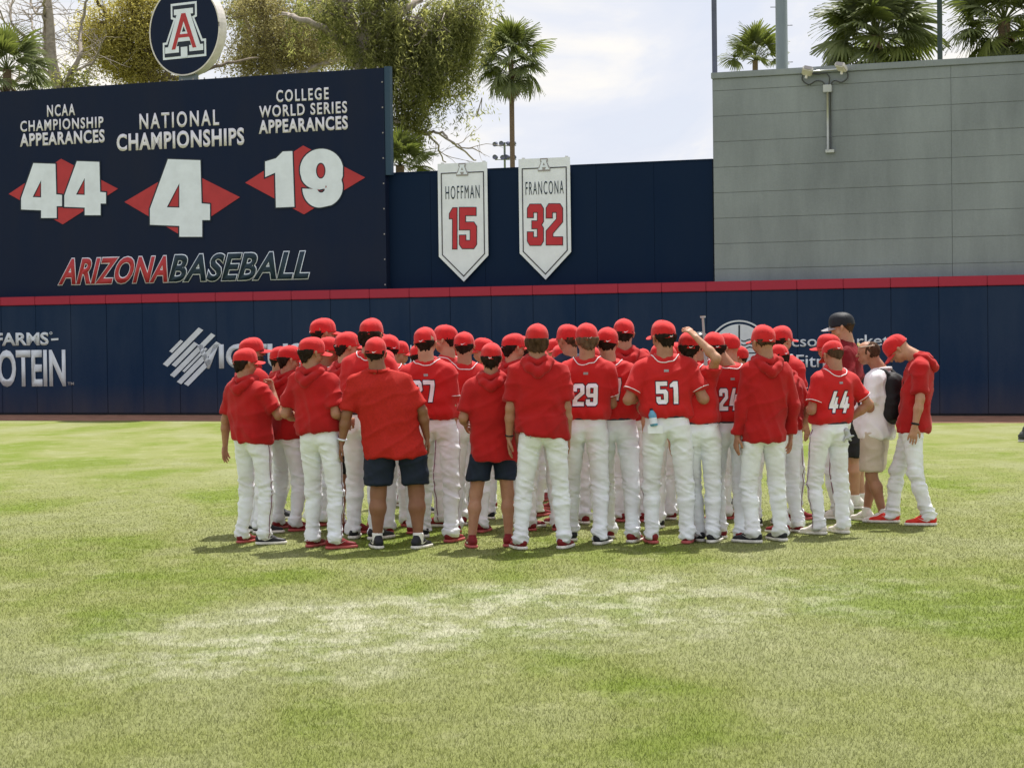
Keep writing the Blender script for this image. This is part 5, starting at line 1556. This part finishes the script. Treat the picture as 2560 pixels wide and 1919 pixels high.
_frond = {}
def frond_meshes(kind, nvar=5):
    """fan palm frond: petiole along +x, pleated fan of narrow leaflets with drooping tips"""
    if kind in _frond: return _frond[kind]
    out_ = []
    for vv in range(nvar):
        V = []; F = []; Tt = []
        dead = kind == 'dead'
        pet = .95 if not dead else .6
        pv, pf = tube_arr([(0, 0, 0), (pet * .5, 0, .03), (pet, 0, .0)], [.022, .018, .014], 4)
        V += [tuple(p) for p in pv]; F += [tuple(q_) for q_ in pf]; Tt += [.75] * len(pv)
        nl = 30
        for i in range(nl):
            a = R(-118 + 236 * i / (nl - 1)) * (.5 if dead else 1)
            L_ = (.95 - .30 * abs(i / (nl - 1) - .5) * 2) * random.uniform(.88, 1.08)
            seg = 5; w0 = .036
            dr = random.uniform(.55, 1.15) if not dead else .9
            o0 = len(V); tn = random.random() * .45 + .3
            zf_ = random.uniform(-.03, .03)
            for s_ in range(seg + 1):
                t = s_ / seg
                rad = .04 + L_ * t
                x = pet + rad * math.cos(a) * (1 - .10 * t * t * dr); y = rad * math.sin(a) * .88; z = -.10 * abs(math.sin(a)) - dr * .62 * max(0, t - .28) ** 1.5 * L_ * 1.1 + zf_
                w_ = w0 * (math.sin(min(t * 1.5 + .35, 1.57)) if t < .8 else max(.12, (1 - t) * 3.2))
                nx, ny = -math.sin(a), math.cos(a)
                V += [(x - nx * w_, y - ny * w_, z + .012), (x + nx * w_, y + ny * w_, z - .012)]
                Tt += [tn + .15 * t] * 2
            for s_ in range(seg): F.append((o0 + 2 * s_, o0 + 2 * s_ + 1, o0 + 2 * s_ + 3, o0 + 2 * s_ + 2))
        me = pyd('frond', V, F)
        at = me.attributes.new('tint', 'FLOAT', 'POINT'); at.data.foreach_set('value', np.array(Tt, dtype=np.float32))
        out_.append(me)
    _frond[kind] = out_
    return out_
def frond_with(kind, m):
    out_ = []
    for me in frond_meshes(kind):
        k = (me.name, m)
        if k not in _matmesh:
            c = me.copy(); c.materials.append(M[m]); _matmesh[k] = c
        out_.append(_matmesh[k])
    return out_
def palm(px_, py_crown, D, width_px, label, trunk_px=14, nf=34, skirt=True, light=.25, lean_px=0, seed=1, spread=(-40, 85)):
    st_ = random.getstate(); random.seed(seed)
    c = px2w(px_, py_crown, D); base = np.array([at_depth(px_ + lean_px, 800, D).x, D, 0.0])
    o = empty('fan_palm', base); tag(o, label, 'palm tree', 'fan palms behind the outfield wall')
    top = c - base
    rt = trunk_px / 2 * D / FPX
    obj('trunk', MB().tube(smooth_path([(0, 0, 0), (top[0] * .5, 0, top[2] * .5), tuple(top)], 8), rt, 10).me('trunk'), M['palm_bark'], o)
    sc = (width_px / 2 * D / FPX) / 1.75
    FM = frond_with('live', 'leaf_palm'); FL = frond_with('live', 'leaf_palm_light'); FD = frond_with('dead', 'leaf_dead')
    for i in range(nf):
        az = i * 2.39996 + random.uniform(-.35, .35)
        el_ = R(spread[0] + (spread[1] - spread[0]) * (i / nf) ** .9 + random.uniform(-8, 8))
        me = random.choice(FL if random.random() < light or el_ > R(55) else FM)
        f_ = obj('frond', me, None, o)
        s_ = sc * random.uniform(.85, 1.08)
        f_.matrix_local = Matrix.Translation(Vector(top)) @ Matrix.Rotation(az, 4, 'Z') @ Matrix.Rotation(-el_, 4, 'Y') @ Matrix.Rotation(random.uniform(-.5, .5), 4, 'X') @ Matrix.Diagonal((s_, s_, s_, 1))
    if skirt:
        for i in range(18):
            az = i * 2.39996; el_ = R(random.uniform(-88, -55))
            f_ = obj('dead_frond', random.choice(FD), None, o); s_ = sc * random.uniform(.55, .85)
            f_.matrix_local = Matrix.Translation(Vector(top) + Vector((0, 0, -.1 * sc - .05 * i * sc * .5))) @ Matrix.Rotation(az, 4, 'Z') @ Matrix.Rotation(-el_, 4, 'Y') @ Matrix.Diagonal((s_, s_, s_, 1))
    random.setstate(st_)
palm(1278, 150, 85, 225, 'tall fan palm with slender trunk standing between the two banners', 13, 42, True, .2, 8, 3, (-62, 88))
palm(1888, 152, 80, 190, 'small fan palm peeping over the grey wall beside the light pole', 14, 20, False, .6, 0, 5, (0, 88))
palm(2190, 90, 62, 345, 'big fan palm in the middle above the grey wall', 34, 60, True, .5, 0, 8, (-45, 86))
palm(2510, 52, 62, 320, 'fan palm above the grey wall in the top right corner', 30, 48, True, .4, 0, 11, (-55, 86))
palm(1000, 415, 60, 200, 'low yellow green fan palm half hidden behind the board edge', 22, 22, False, .7, 0, 14, (-5, 88))
palm(18, 175, 60, 260, 'dark fan palm at the far left above the board', 22, 26, True, .1, 0, 17, (-35, 80))

# ------------------------------------------------------------------ the huddle
PI = {}
def pp(key, **k):
    PI[key] = person(key, **k); return PI[key]
# front row, left to right (pixels of the 2560 px photograph give where each stands)
pp('p1', feet=[(609, 1357), (662, 1361)], capx=612, capy=870, face=38, top='hoodie', hem=.905, hemcut=-.10, arms=('hang_wide', 'chin'), hair='full', hi=True, w=1.04, headyaw=18,
   toe=(10, -42), shoes=('shoe_red', 'shoe_black'), label='player at the far left end, short sleeved red hooded top, hand held to chin')
pp('p2', x=640, D=20.2, capx=628, capy=842, face=60, top='hoodie', arms=('hang', 'front'), hair='short', headyaw=15, shoes='shoe_black', label='bearded player in glasses just behind the man holding his chin')
pp('p3', feet=[(697, 1322), (742, 1328)], capx=722, capy=863, face=48, top='hoodie', hem=.86, arms=('belly', 'front'), hair='full', hi=True, headyaw=20, skin=1, label='player resting an open hand on his belly, second row left')
pp('p4', feet=[(782, 1367), (838, 1372)], capx=776, capy=840, face=26, top='hoodie', hem=1.0, hemcut=.10, arms=('bent', 'bent'), hair='full', hi=True, headyaw=28, w=.96,
   toe=(2, -38), label='slim player in red hooded top with bent forearms, left of the big man')
pp('p5', x=838, D=20.3, capx=818, capy=842, face=68, top='jersey', hair='short', skin=2, headyaw=12, shoes='shoe_black', label='darker skinned player in profile whose visor touches the slim hooded player')
pp('p6', x=790, D=20.9, capx=806, capy=793, face=50, top='jersey', hair='short', headyaw=10, label='tall player with visor to the right standing highest at the left side')
pp('p7', x=862, D=20.0, capx=866, capy=829, face=40, top='hoodie', bottom='black_shorts', hair='full', skin=1, headyaw=25, shoes='shoe_red', botz=.55, label='hooded player in black shorts seen between the slim player and the big man')
pp('p8', x=905, D=19.4, capx=928, capy=793, face=22, top='jersey', hair='long', arms=('hang', 'front'), shoes='shoe_black', label='tall long haired player in jersey standing directly behind the big man')
b9 = pp('p9', feet=[(944, 1371), (1046, 1371)], capx=938, capy=842, face=0, top='polo', bottom='shorts', hem=.775, arms=('hang_wide', ((.62, .02, -1), (.16, .32, -1), (-1, .1, 0), .35)), hair='short', skin=2, hi=True,
   w=1.34, legw=1.18, shoes='shoe_black', toe=(20, -28), botz=.545, hip_shift=.05, label='big man from behind in red polo, long navy shorts and wristband')
ring(b9['root'], 'wristband', b9['wr'][0] - b9['fd'][0] * .03, b9['fd'][0], .034, .009, M['banner'])
obj('collar', MB().tube([tuple(b9['T'](math.sin(t) * .088, -.016 - math.cos(t) * .088, 1.522 - .01 * math.cos(t))) for t in [2 * math.pi * i / 20 for i in range(21)]], .017, 6).me('collar'), M['red_polo'], b9['shirt'])
pp('p10', x=975, D=20.6, capx=972, capy=836, face=-20, top='jersey', hair='short', label='player whose cap shows just right of the big man')
pp('p11', x=1000, D=23.2, capx=996, capy=853, face=95, top='jersey', hair='short', label='small far player facing right beside the big man')
pp('p12', feet=[(1060, 1342), (1128, 1355)], capx=1063, capy=816, face=8, top='jersey', num='27', numshift=(-.035, .24), hair='short', arms=('front', 'hang_close'), hi=True, w=1.08, shoes=('shoe_black', 'shoe_red'), skin=1,
   label='player in red jersey 27, right of the big man')
pp('p13', x=1120, D=20.6, capx=1114, capy=812, face=-55, top='jersey', hair='short', skin=1, headyaw=-15, label='player with visor to the left standing behind jersey 27')
pp('p14', x=1165, D=19.9, capx=1160, capy=827, face=0, top='jersey', hair='short', arms=('hang', 'front'), label='player with white piped collar between jersey 27 and the man in short shorts')
pp('p15', x=1215, D=22.4, capx=1208, capy=844, face=-95, top='jersey', hair='short', skin=1, label='far player facing left above the man in short shorts')
b16 = pp('p16', feet=[(1180, 1369), (1272, 1366)], capx=1227, capy=857, face=0, top='hoodie', bottom='shorts', hem=.735, arms=('bent', 'hang'), hair='full', hi=True, w=.95, shoes='shoe_red', toe=(14, -14), botz=.575,
   legw=.92, label='shorter man in red hooded top, short navy shorts and bare legs')
pp('p17', x=1290, D=20.4, capx=1283, capy=832, face=45, top='hoodie', hair='full', headyaw=15, skin=1, label='player looking right behind the man in short shorts')
pp('p18', x=1312, D=21.6, capx=1306, capy=840, face=20, top='hoodie', hair='full', label='player half hidden behind the long haired man in front')
b19 = pp('p19', feet=[(1301, 1373), (1409, 1371)], capx=1341, capy=810, face=0, top='hoodie', hem=.955, hemcut=-.16, arms=('hang', 'hang'), hair='long', hairc='hair_brown', hi=True, w=1.03, toe=(22, -20),
   label='tall long haired man with arms hanging, red hooded top lifted at one hip')
ring(b19['root'], 'wristband', b19['wr'][0] - b19['fd'][0] * .02, b19['fd'][0], .031, .007, M['black'])
pp('p20', x=1390, D=23.6, capx=1384, capy=845, face=172, top='jersey', hair='short', skin=1, label='far player facing the camera, C shaped mark on his cap')
pp('p20b', x=1410, D=22.4, capx=1402, capy=862, face=-30, top='tee', topmat='navy_shirt', hair='short', bottom='dark', cap='red', label='person in dark navy shirt seen low between the front players')
pp('p21', x=1425, D=20.6, capx=1421, capy=810, face=-30, top='tee', topmat='navy_shirt', bottom='pants', hair='short', hairc='hair_brown', headyaw=-15, label='man in navy top and red cap left of jersey 29')
pp('p22', feet=[(1428, 1352), (1500, 1361)], capx=1468, capy=808, face=6, top='jersey', num='29', hair='full', hairc='hair_light', arms=('front', ((.10, .25, -1), (-.75, .60, .1), (0, -1, 0), .4)), hi=True, w=.99, shoes='shoe_black', headyaw=-10, toe=(20, -20),
   label='light haired player in red jersey 29')
pp('p23', x=1540, feet=[(1522, 1345), (1582, 1356)], capx=1517, capy=816, face=4, top='jersey', num='7', numshift=(.045, .255), hair='short', arms=('front', 'hips'), w=1.0, hi=True, skin=1, label='player in jersey 7 between jerseys 29 and 51')
pp('p24', x=1575, D=20.8, capx=1559, capy=796, face=0, top='hoodie', hair='short', label='tall player in plain red top behind jersey 7')
pp('p25', x=1610, D=23.4, capx=1606, capy=872, face=165, top='jersey', hair='short', skin=1, label='short far player whose cap barely shows left of jersey 51')
b26 = pp('p26', feet=[(1630, 1358), (1718, 1358)], capx=1660, capy=799, face=0, top='jersey', num='51', arms=(((.50, -.22, -1), (-.55, .85, .12), (0, -1, 0), .35), ((.50, -.22, -1), (-.55, .85, .12), (0, -1, 0), .35)),
   hair='full', hi=True, w=1.08, headyaw=-22, toe=(12, -12), label='tall player in jersey 51 with a blue bottle in his back pocket')
b27 = pp('p27', feet=[(1748, 1353), (1782, 1356)], capx=1722, chestx=1724, capy=829, face=5, top='jersey', arms=('hang_close', ((.14, -.62, .44), (-.66, .22, .70), (-.3, .5, -1), .6)), hair='full', hi=True, shoes='shoe_black', skin=1, w=.92,
   label='player raising his right hand onto the top of his cap')
pp('p28', x=1754, D=22.3, capx=1749, capy=827, face=20, top='jersey', hair='short', cap='helmet', arms=('front', 'bat'), label='player in glossy black batting helmet holding a bat upright')
pp('p29', feet=[(1800, 1345), (1852, 1352)], capx=1786, capy=829, face=-8, top='jersey', num='24', numw=.80, arms=('hang', 'bent'), numshift=-.035, chestx=1822, hair='full', hi=True, headyaw=-8, label='player in jersey 24 with left arm hanging, beside the long sleeved hooded man')
pp('p30', x=1828, D=21.0, capx=1821, capy=833, face=-55, top='jersey', hair='none', skin=1, headyaw=-15, label='short haired player facing left in front of the round wall emblem')
b31 = pp('p31', feet=[(1882, 1357), (1950, 1352)], capx=1908, chestx=1914, capy=813, face=-16, top='hoodie', longsleeve=True, hem=.86, arms=(((.24, -.04, -1), (.10, .12, -1), (-1, .1, 0), .35), ((.22, -.02, -1), (.04, .20, -1), (-1, .1, 0), .3)), hair='fade', hairc='hair_brown', hi=True, w=.90, shoes='shoe_black', headyaw=-14,
   toe=(38, 10), stance=.1, label='man in long sleeved red hooded top and black shoes')
pp('p32', x=1965, D=20.8, capx=1953, capy=813, face=45, top='jersey', hair='short', skin=1, label='player with visor to the right behind the long sleeved hooded man')
pp('p33', feet=[(1955, 1333), (1992, 1330)], capx=1955, capy=858, face=-35, top='hoodie', hem=.93, arms=('front', 'pocket'), hair='short', hi=True, headpitch=18, w=1.0, toe=(10, -10), depth_lean=.05,
   label='stooping player in short sleeved red hooded top with hand in pocket, left of jersey 44')
b34 = pp('p34', feet=[(2046, 1336), (2106, 1333)], capx=2088, capy=845, face=-24, top='jersey', num='44', hair='short', hairc='hair_brown', arms=('front', 'hips'), hi=True, w=1.0, shoes='shoe_white', headpitch=22, toe=(30, 8),
   label='player in jersey 44 with head bowed and pale cleats')
pp('p35', x=2098, D=20.9, capx=2072, capy=834, face=-70, top='jersey', hair='short', shoes='shoe_white', skin=1, headyaw=-5, label='player in profile hidden behind jersey 44')
b36 = pp('p36', x=2142, D=22.0, capx=2108, capy=778, face=-75, top='tee', topmat='maroon', bottom='black_shorts', cap='dark', hair='short', hairc='hair_brown', arms=('front', 'chin'), skin=1, shoes='shoe_white', headpitch=6, hi=True,
   hem=.98, label='person in black cap and maroon jersey standing tallest behind jersey 44')
b37 = pp('p37', feet=[(2166, 1302), (2208, 1306)], capx=2172, chestx=2200, capy=850, face=-62, top='polo', topmat='white_shirt', bottom='khaki', cap=None, hem=.79, arms=('crossed', 'crossed'), hair='fade', hairc='hair_brown', skin=0, hi=True, w=1.16, headyaw=-12,
   shoes='shoe_white', belly=1, botz=.49, depth_lean=.0, label='man in white polo shirt and khaki shorts with backpack and folded arms')
b38 = pp('p38', feet=[(2226, 1307), (2318, 1314)], capx=2282, chestx=2300, capy=852, face=-78, top='hoodie', hem=.86, arms=(((.30, -.02, -1), (.05, .20, -1), (-1, .1, 0), .3), 'hang'), hair='none', skin=1, hi=True, w=1.0, headpitch=50, headyaw=0, headoff=(0, .05, -.03), shoes='shoe_bright',
   hip_shift=-.0, H=1.83, toe=(0, 0), belly=0, label='man at the right end stepping with bowed head, red hooded top and bright red shoes')
# players on the far side of the ring, seen between and through the others
for i, (x_, D_, cx_, cy_, fc, sh_, tp_) in enumerate([(690, 21.8, 700, 866, 70, 'shoe_black', 'hoodie'), (1040, 22.2, 1050, 858, 60, 'shoe_black', 'jersey'), (1130, 21.6, 1135, 862, 30, 'shoe_red', 'jersey'),
                                    (1250, 21.3, 1252, 868, 10, 'shoe_black', 'jersey'), (1490, 21.4, 1480, 866, 0, 'shoe_red', 'jersey'), (1640, 21.2, 1648, 858, -10, 'shoe_red', 'jersey'),
                                    (1700, 21.0, 1690, 856, -20, 'shoe_red', 'hoodie'), (1850, 22.6, 1845, 862, -80, 'shoe_black', 'jersey')]):
    labs = ['player deep in the group behind the hand on belly player', 'player deep in the group behind jersey 27, mostly covered', 'covered player whose white trousers show right of jersey 27', 'player whose trousers show between the bare legs of the short man',
            'player whose legs show behind jersey 29', 'player whose legs show between the feet of jersey 51', 'player whose pale leg shows right of jersey 51', 'far player with black shoes behind jersey 24']
    pp('q%d' % i, x=x_, D=D_, capx=cx_, capy=cy_, face=fc, top=tp_, hair='short', shoes=sh_, label=labs[i], skin=i % 2)

for i, (x_, D_, cx_, cy_, lab_) in enumerate([(1352, 20.0, 1346, 868, 'player whose pinkish legs show between the legs of the long haired man'), (1675, 20.1, 1668, 862, 'player standing close in front of jersey 51, legs seen between his'),
                                              (996, 19.9, 962, 874, 'player hidden right behind the big man, white trousers beside his knee'), (1912, 20.2, 1918, 870, 'player behind the long sleeved man, trousers between his legs')]):
    pp('r%d' % i, x=x_, D=D_, capx=cx_, capy=cy_, face=(-12, 5, 14, -30)[i], top='jersey', hair='short', shoes=('shoe_red', 'shoe_black')[i % 2], label=lab_, skin=i % 2)

# ---- things carried and worn
def upright(name, o): return o
# blue drinks bottle in the back pocket of jersey 51
T_ = b26['T']; s_ = b26['s']
bt = empty('drink_bottle', (0, 0, 0))
pw = Matrix.Translation(b26['root'].location) @ Matrix.Rotation(b26['root'].rotation_euler.z, 4, 'Z') @ Vector(T_(-.115, -.145, .955))
bt.location = pw; bt.rotation_euler = (R(-4), R(-8), 0)
tag(bt, 'blue labelled plastic drinks bottle sticking out of a back pocket', 'bottle')
V_, F_ = tube_arr([(0, 0, 0), (0, 0, .005), (0, 0, .10), (0, 0, .125), (0, 0, .135)], [.030, .034, .034, .020, .014], 14)
obj('bottle_body', pyd('bottle_body', V_, F_, True), M['bottle'], bt)
V_, F_ = tube_arr([(0, 0, .02), (0, 0, .07)], [.0348, .0348], 14)
obj('bottle_label', pyd('bottle_label', V_, F_, True), M['sign_white'], bt)
obj('bottle_cap', MB().tube([(0, 0, .134), (0, 0, .150)], .016, 12).me('bottle_cap'), M['sign_navy'], bt)
# back pocket flap
obj('pocket', box_me('pocket', -.065, .065, -.008, .006, -.075, .0, bev=.003), M['white_pants'], b26['root']).matrix_local = Matrix.Translation(Vector(T_(-.105, -.148, .965)))
# bat held upright
hb = PI['p28']; wl = hb['root'].location
c_ = at_depth(1757, 792, 22.1); d_ = at_depth(1762, 870, 22.1)
bat = empty('baseball_bat', c_); tag(bat, 'thin pale bat handle held upright above the black helmet', 'baseball bat')
dv = Vector(d_) - Vector(c_); L_ = dv.normalized()
obj('bat_shaft', MB().tube([(0, 0, 0), tuple(L_ * .02), tuple(L_ * .25), tuple(L_ * .5), tuple(L_ * .80)], [.020, .0125, .0120, .018, .030], 12).me('bat_shaft'), M['bat'], bat)
obj('knob', MB().tube([tuple(-L_ * .012), tuple(L_ * .008)], [.028, .027], 12).me('knob'), M['bat'], bat)
# glasses and sunglasses
def glasses(b, zz, material, up=False, nm='sunglasses'):
    mb = MB(); Hd = b['Hd']
    y_ = .108 if not up else .075
    for sx in (-1, 1):
        c = Hd(sx * .034, y_, zz)
        me = box_me('lens', -.027, .027, -.004, .004, -.017, .017, bev=.006)
        l = obj('lens', me, material, None)
        l.parent = b['_g'] if '_g' in b else b['root']; l.matrix_local = Matrix.Translation(Vector(c)) @ b['RH'].to_4x4() @ Matrix.Rotation(R(-sx * 12), 4, 'Z')
        obj('temple', MB().tube([tuple(Hd(sx * .062, y_ - .005, zz + .006)), tuple(Hd(sx * .088, .02, zz + .004)), tuple(Hd(sx * .088, -.02, zz - .002))], .003, 5).me('temple'), M['black'], b['root'])
glasses(PI['p2'], 1.668, M['glass_dark']); glasses(b36, 1.668, M['silver'])
g37 = b37
for sx in (-1, 1):
    l = obj('lens', box_me('lens', -.032, .032, -.005, .005, -.021, .021, bev=.008), M['glass_gold'], b37['root'])
    l.matrix_local = Matrix.Translation(Vector(b37['Hd'](sx * .036, .098, 1.758))) @ b37['RH'].to_4x4() @ Matrix.Rotation(R(-35), 4, 'X') @ Matrix.Rotation(R(-sx * 14), 4, 'Z')
obj('glasses_band', MB().tube([tuple(b37['Hd'](math.sin(t) * .094, math.cos(t) * .108 - .004, 1.745 - .012 * math.cos(t))) for t in [R(-125 + 250 * i / 16) for i in range(17)]], .006, 6).me('glasses_band'), M['khaki'], b37['root'])
# beard of the bearded player
bb = PI['p2']
v, q = sculpt([Prim(bb['Hd'](-.04, .05, 1.600), bb['Hd'](.04, .05, 1.600), .045, .045, .02), Prim(bb['Hd'](0, .085, 1.598), bb['Hd'](0, .08, 1.585), .03, .03, .02)], .011, cuts=[(tuple(bb['Hd'](0, 0, 1.628)), (0, 0, 1))])
obj('beard', mesh_np('beard', v, q), M['hair_brown'], bb['root'])
# white polo collar, backpack
T7 = b37['T']
obj('collar', MB().tube([tuple(T7(math.sin(t) * .088, -.012 - math.cos(t) * .088, 1.525 - .02 * (1 + math.cos(t + math.pi)) * .5)) for t in [2 * math.pi * i / 20 for i in range(21)]], .018, 6).me('collar'), M['white_shirt'], b37['shirt'])
bp = empty('backpack', (0, 0, 0)); bp.location = b37['root'].location; bp.rotation_euler = b37['root'].rotation_euler
tag(bp, 'black backpack worn by the man in the white polo shirt', 'backpack')
v, q = sculpt([Prim(T7(sx * .075, -.15, 1.38), T7(sx * .085, -.16, 1.08), .070, .078, .08) for sx in (-1, 1)] + [Prim(T7(0, -.15, 1.08), T7(0, -.15, 1.38), .085, .075, .08),
                Prim(T7(-.06, -.205, 1.12), T7(.06, -.205, 1.12), .04, k=.03)], .014)
v = folds(v, q, amp=.008, seed=4.4, zlo=.9, zhi=1.5)
obj('bag_body', mesh_np('bag_body', v, q), M['black'], bp)
for sx in (-1, 1):
    pts = [T7(sx * .10, -.15, 1.43), T7(sx * .105, -.06, 1.505), T7(sx * .11, .05, 1.48), T7(sx * .115, .138, 1.38), T7(sx * .135, .155, 1.25), T7(sx * .165, .09, 1.12), T7(sx * .15, -.10, 1.03)]
    sp_ = smooth_path([tuple(p) for p in pts], 5)
    mb = MB(); V_, F_ = tube_arr(sp_, .020, 6); mb.add(V_, F_)
    obj('shoulder_strap', mb.me('shoulder_strap'), M['black'], bp)
# watch
ring(b38['root'], 'watch', b38['wr'][0] - b38['fd'][0] * .02, b38['fd'][0], .031, .010, M['black'])
# chest print of the man at the right end
obj('chest_print', pyd('chest_print', [tuple(p) for p in [b38['on_shirt'](x_, z_, .004, 1) for x_, z_ in ((-.09, 1.33), (.09, 1.33), (.09, 1.20), (-.09, 1.20))] if p is not None][:4], [(0, 1, 2, 3)]), M['sign_grey'], b38['shirt'])
# cleat studs are hidden in the grass; white glove hanging from the back pocket of jersey 44
T4 = b34['T']
gl = empty('batting_glove', (0, 0, 0)); gl.location = Matrix.Translation(b34['root'].location) @ Matrix.Rotation(b34['root'].rotation_euler.z, 4, 'Z') @ Vector(T4(.115, -.135, .93))
tag(gl, 'pale grey batting glove tucked in the back pocket of jersey 44', 'glove')
v, q = sculpt([Prim((-.01, 0, .02), (.01, 0, -.03), .030, .026, .01, ((0, 1, 0), .6)), Prim((.01, -.01, -.03), (.05, -.012, -.02), .012, .010, .006), Prim((.0, -.01, -.04), (.03, -.012, -.06), .012, .010, .006), Prim((-.02, -.01, -.04), (-.03, -.012, -.07), .012, .010, .006)], .008)
obj('glove_shell', mesh_np('glove_shell', v, q), M['conduit'], gl)
# tied laces of the long haired man's waist
v, q = sculpt([Prim(b19['T'](-.13, -.12, .985), b19['T'](-.11, -.135, .96), .018, .014, .006), Prim(b19['T'](-.125, -.13, .96), b19['T'](-.14, -.14, .915), .008, .006, .004), Prim(b19['T'](-.11, -.13, .96), b19['T'](-.10, -.15, .90), .008, .006, .004)], .007)
obj('waist_cord', mesh_np('waist_cord', v, q), M['sign_grey'], b19['root'])

pp('q20', feet=[(2558, 1104), (2640, 1100)], capx=2628, capy=838, face=85, top='tee', topmat='dark_grey', bottom='dark', hair='short', shoes='shoe_grey', label='person walking off at the right edge, only a grey trouser leg in view', group='x')
del PI['q20']['root']['group']
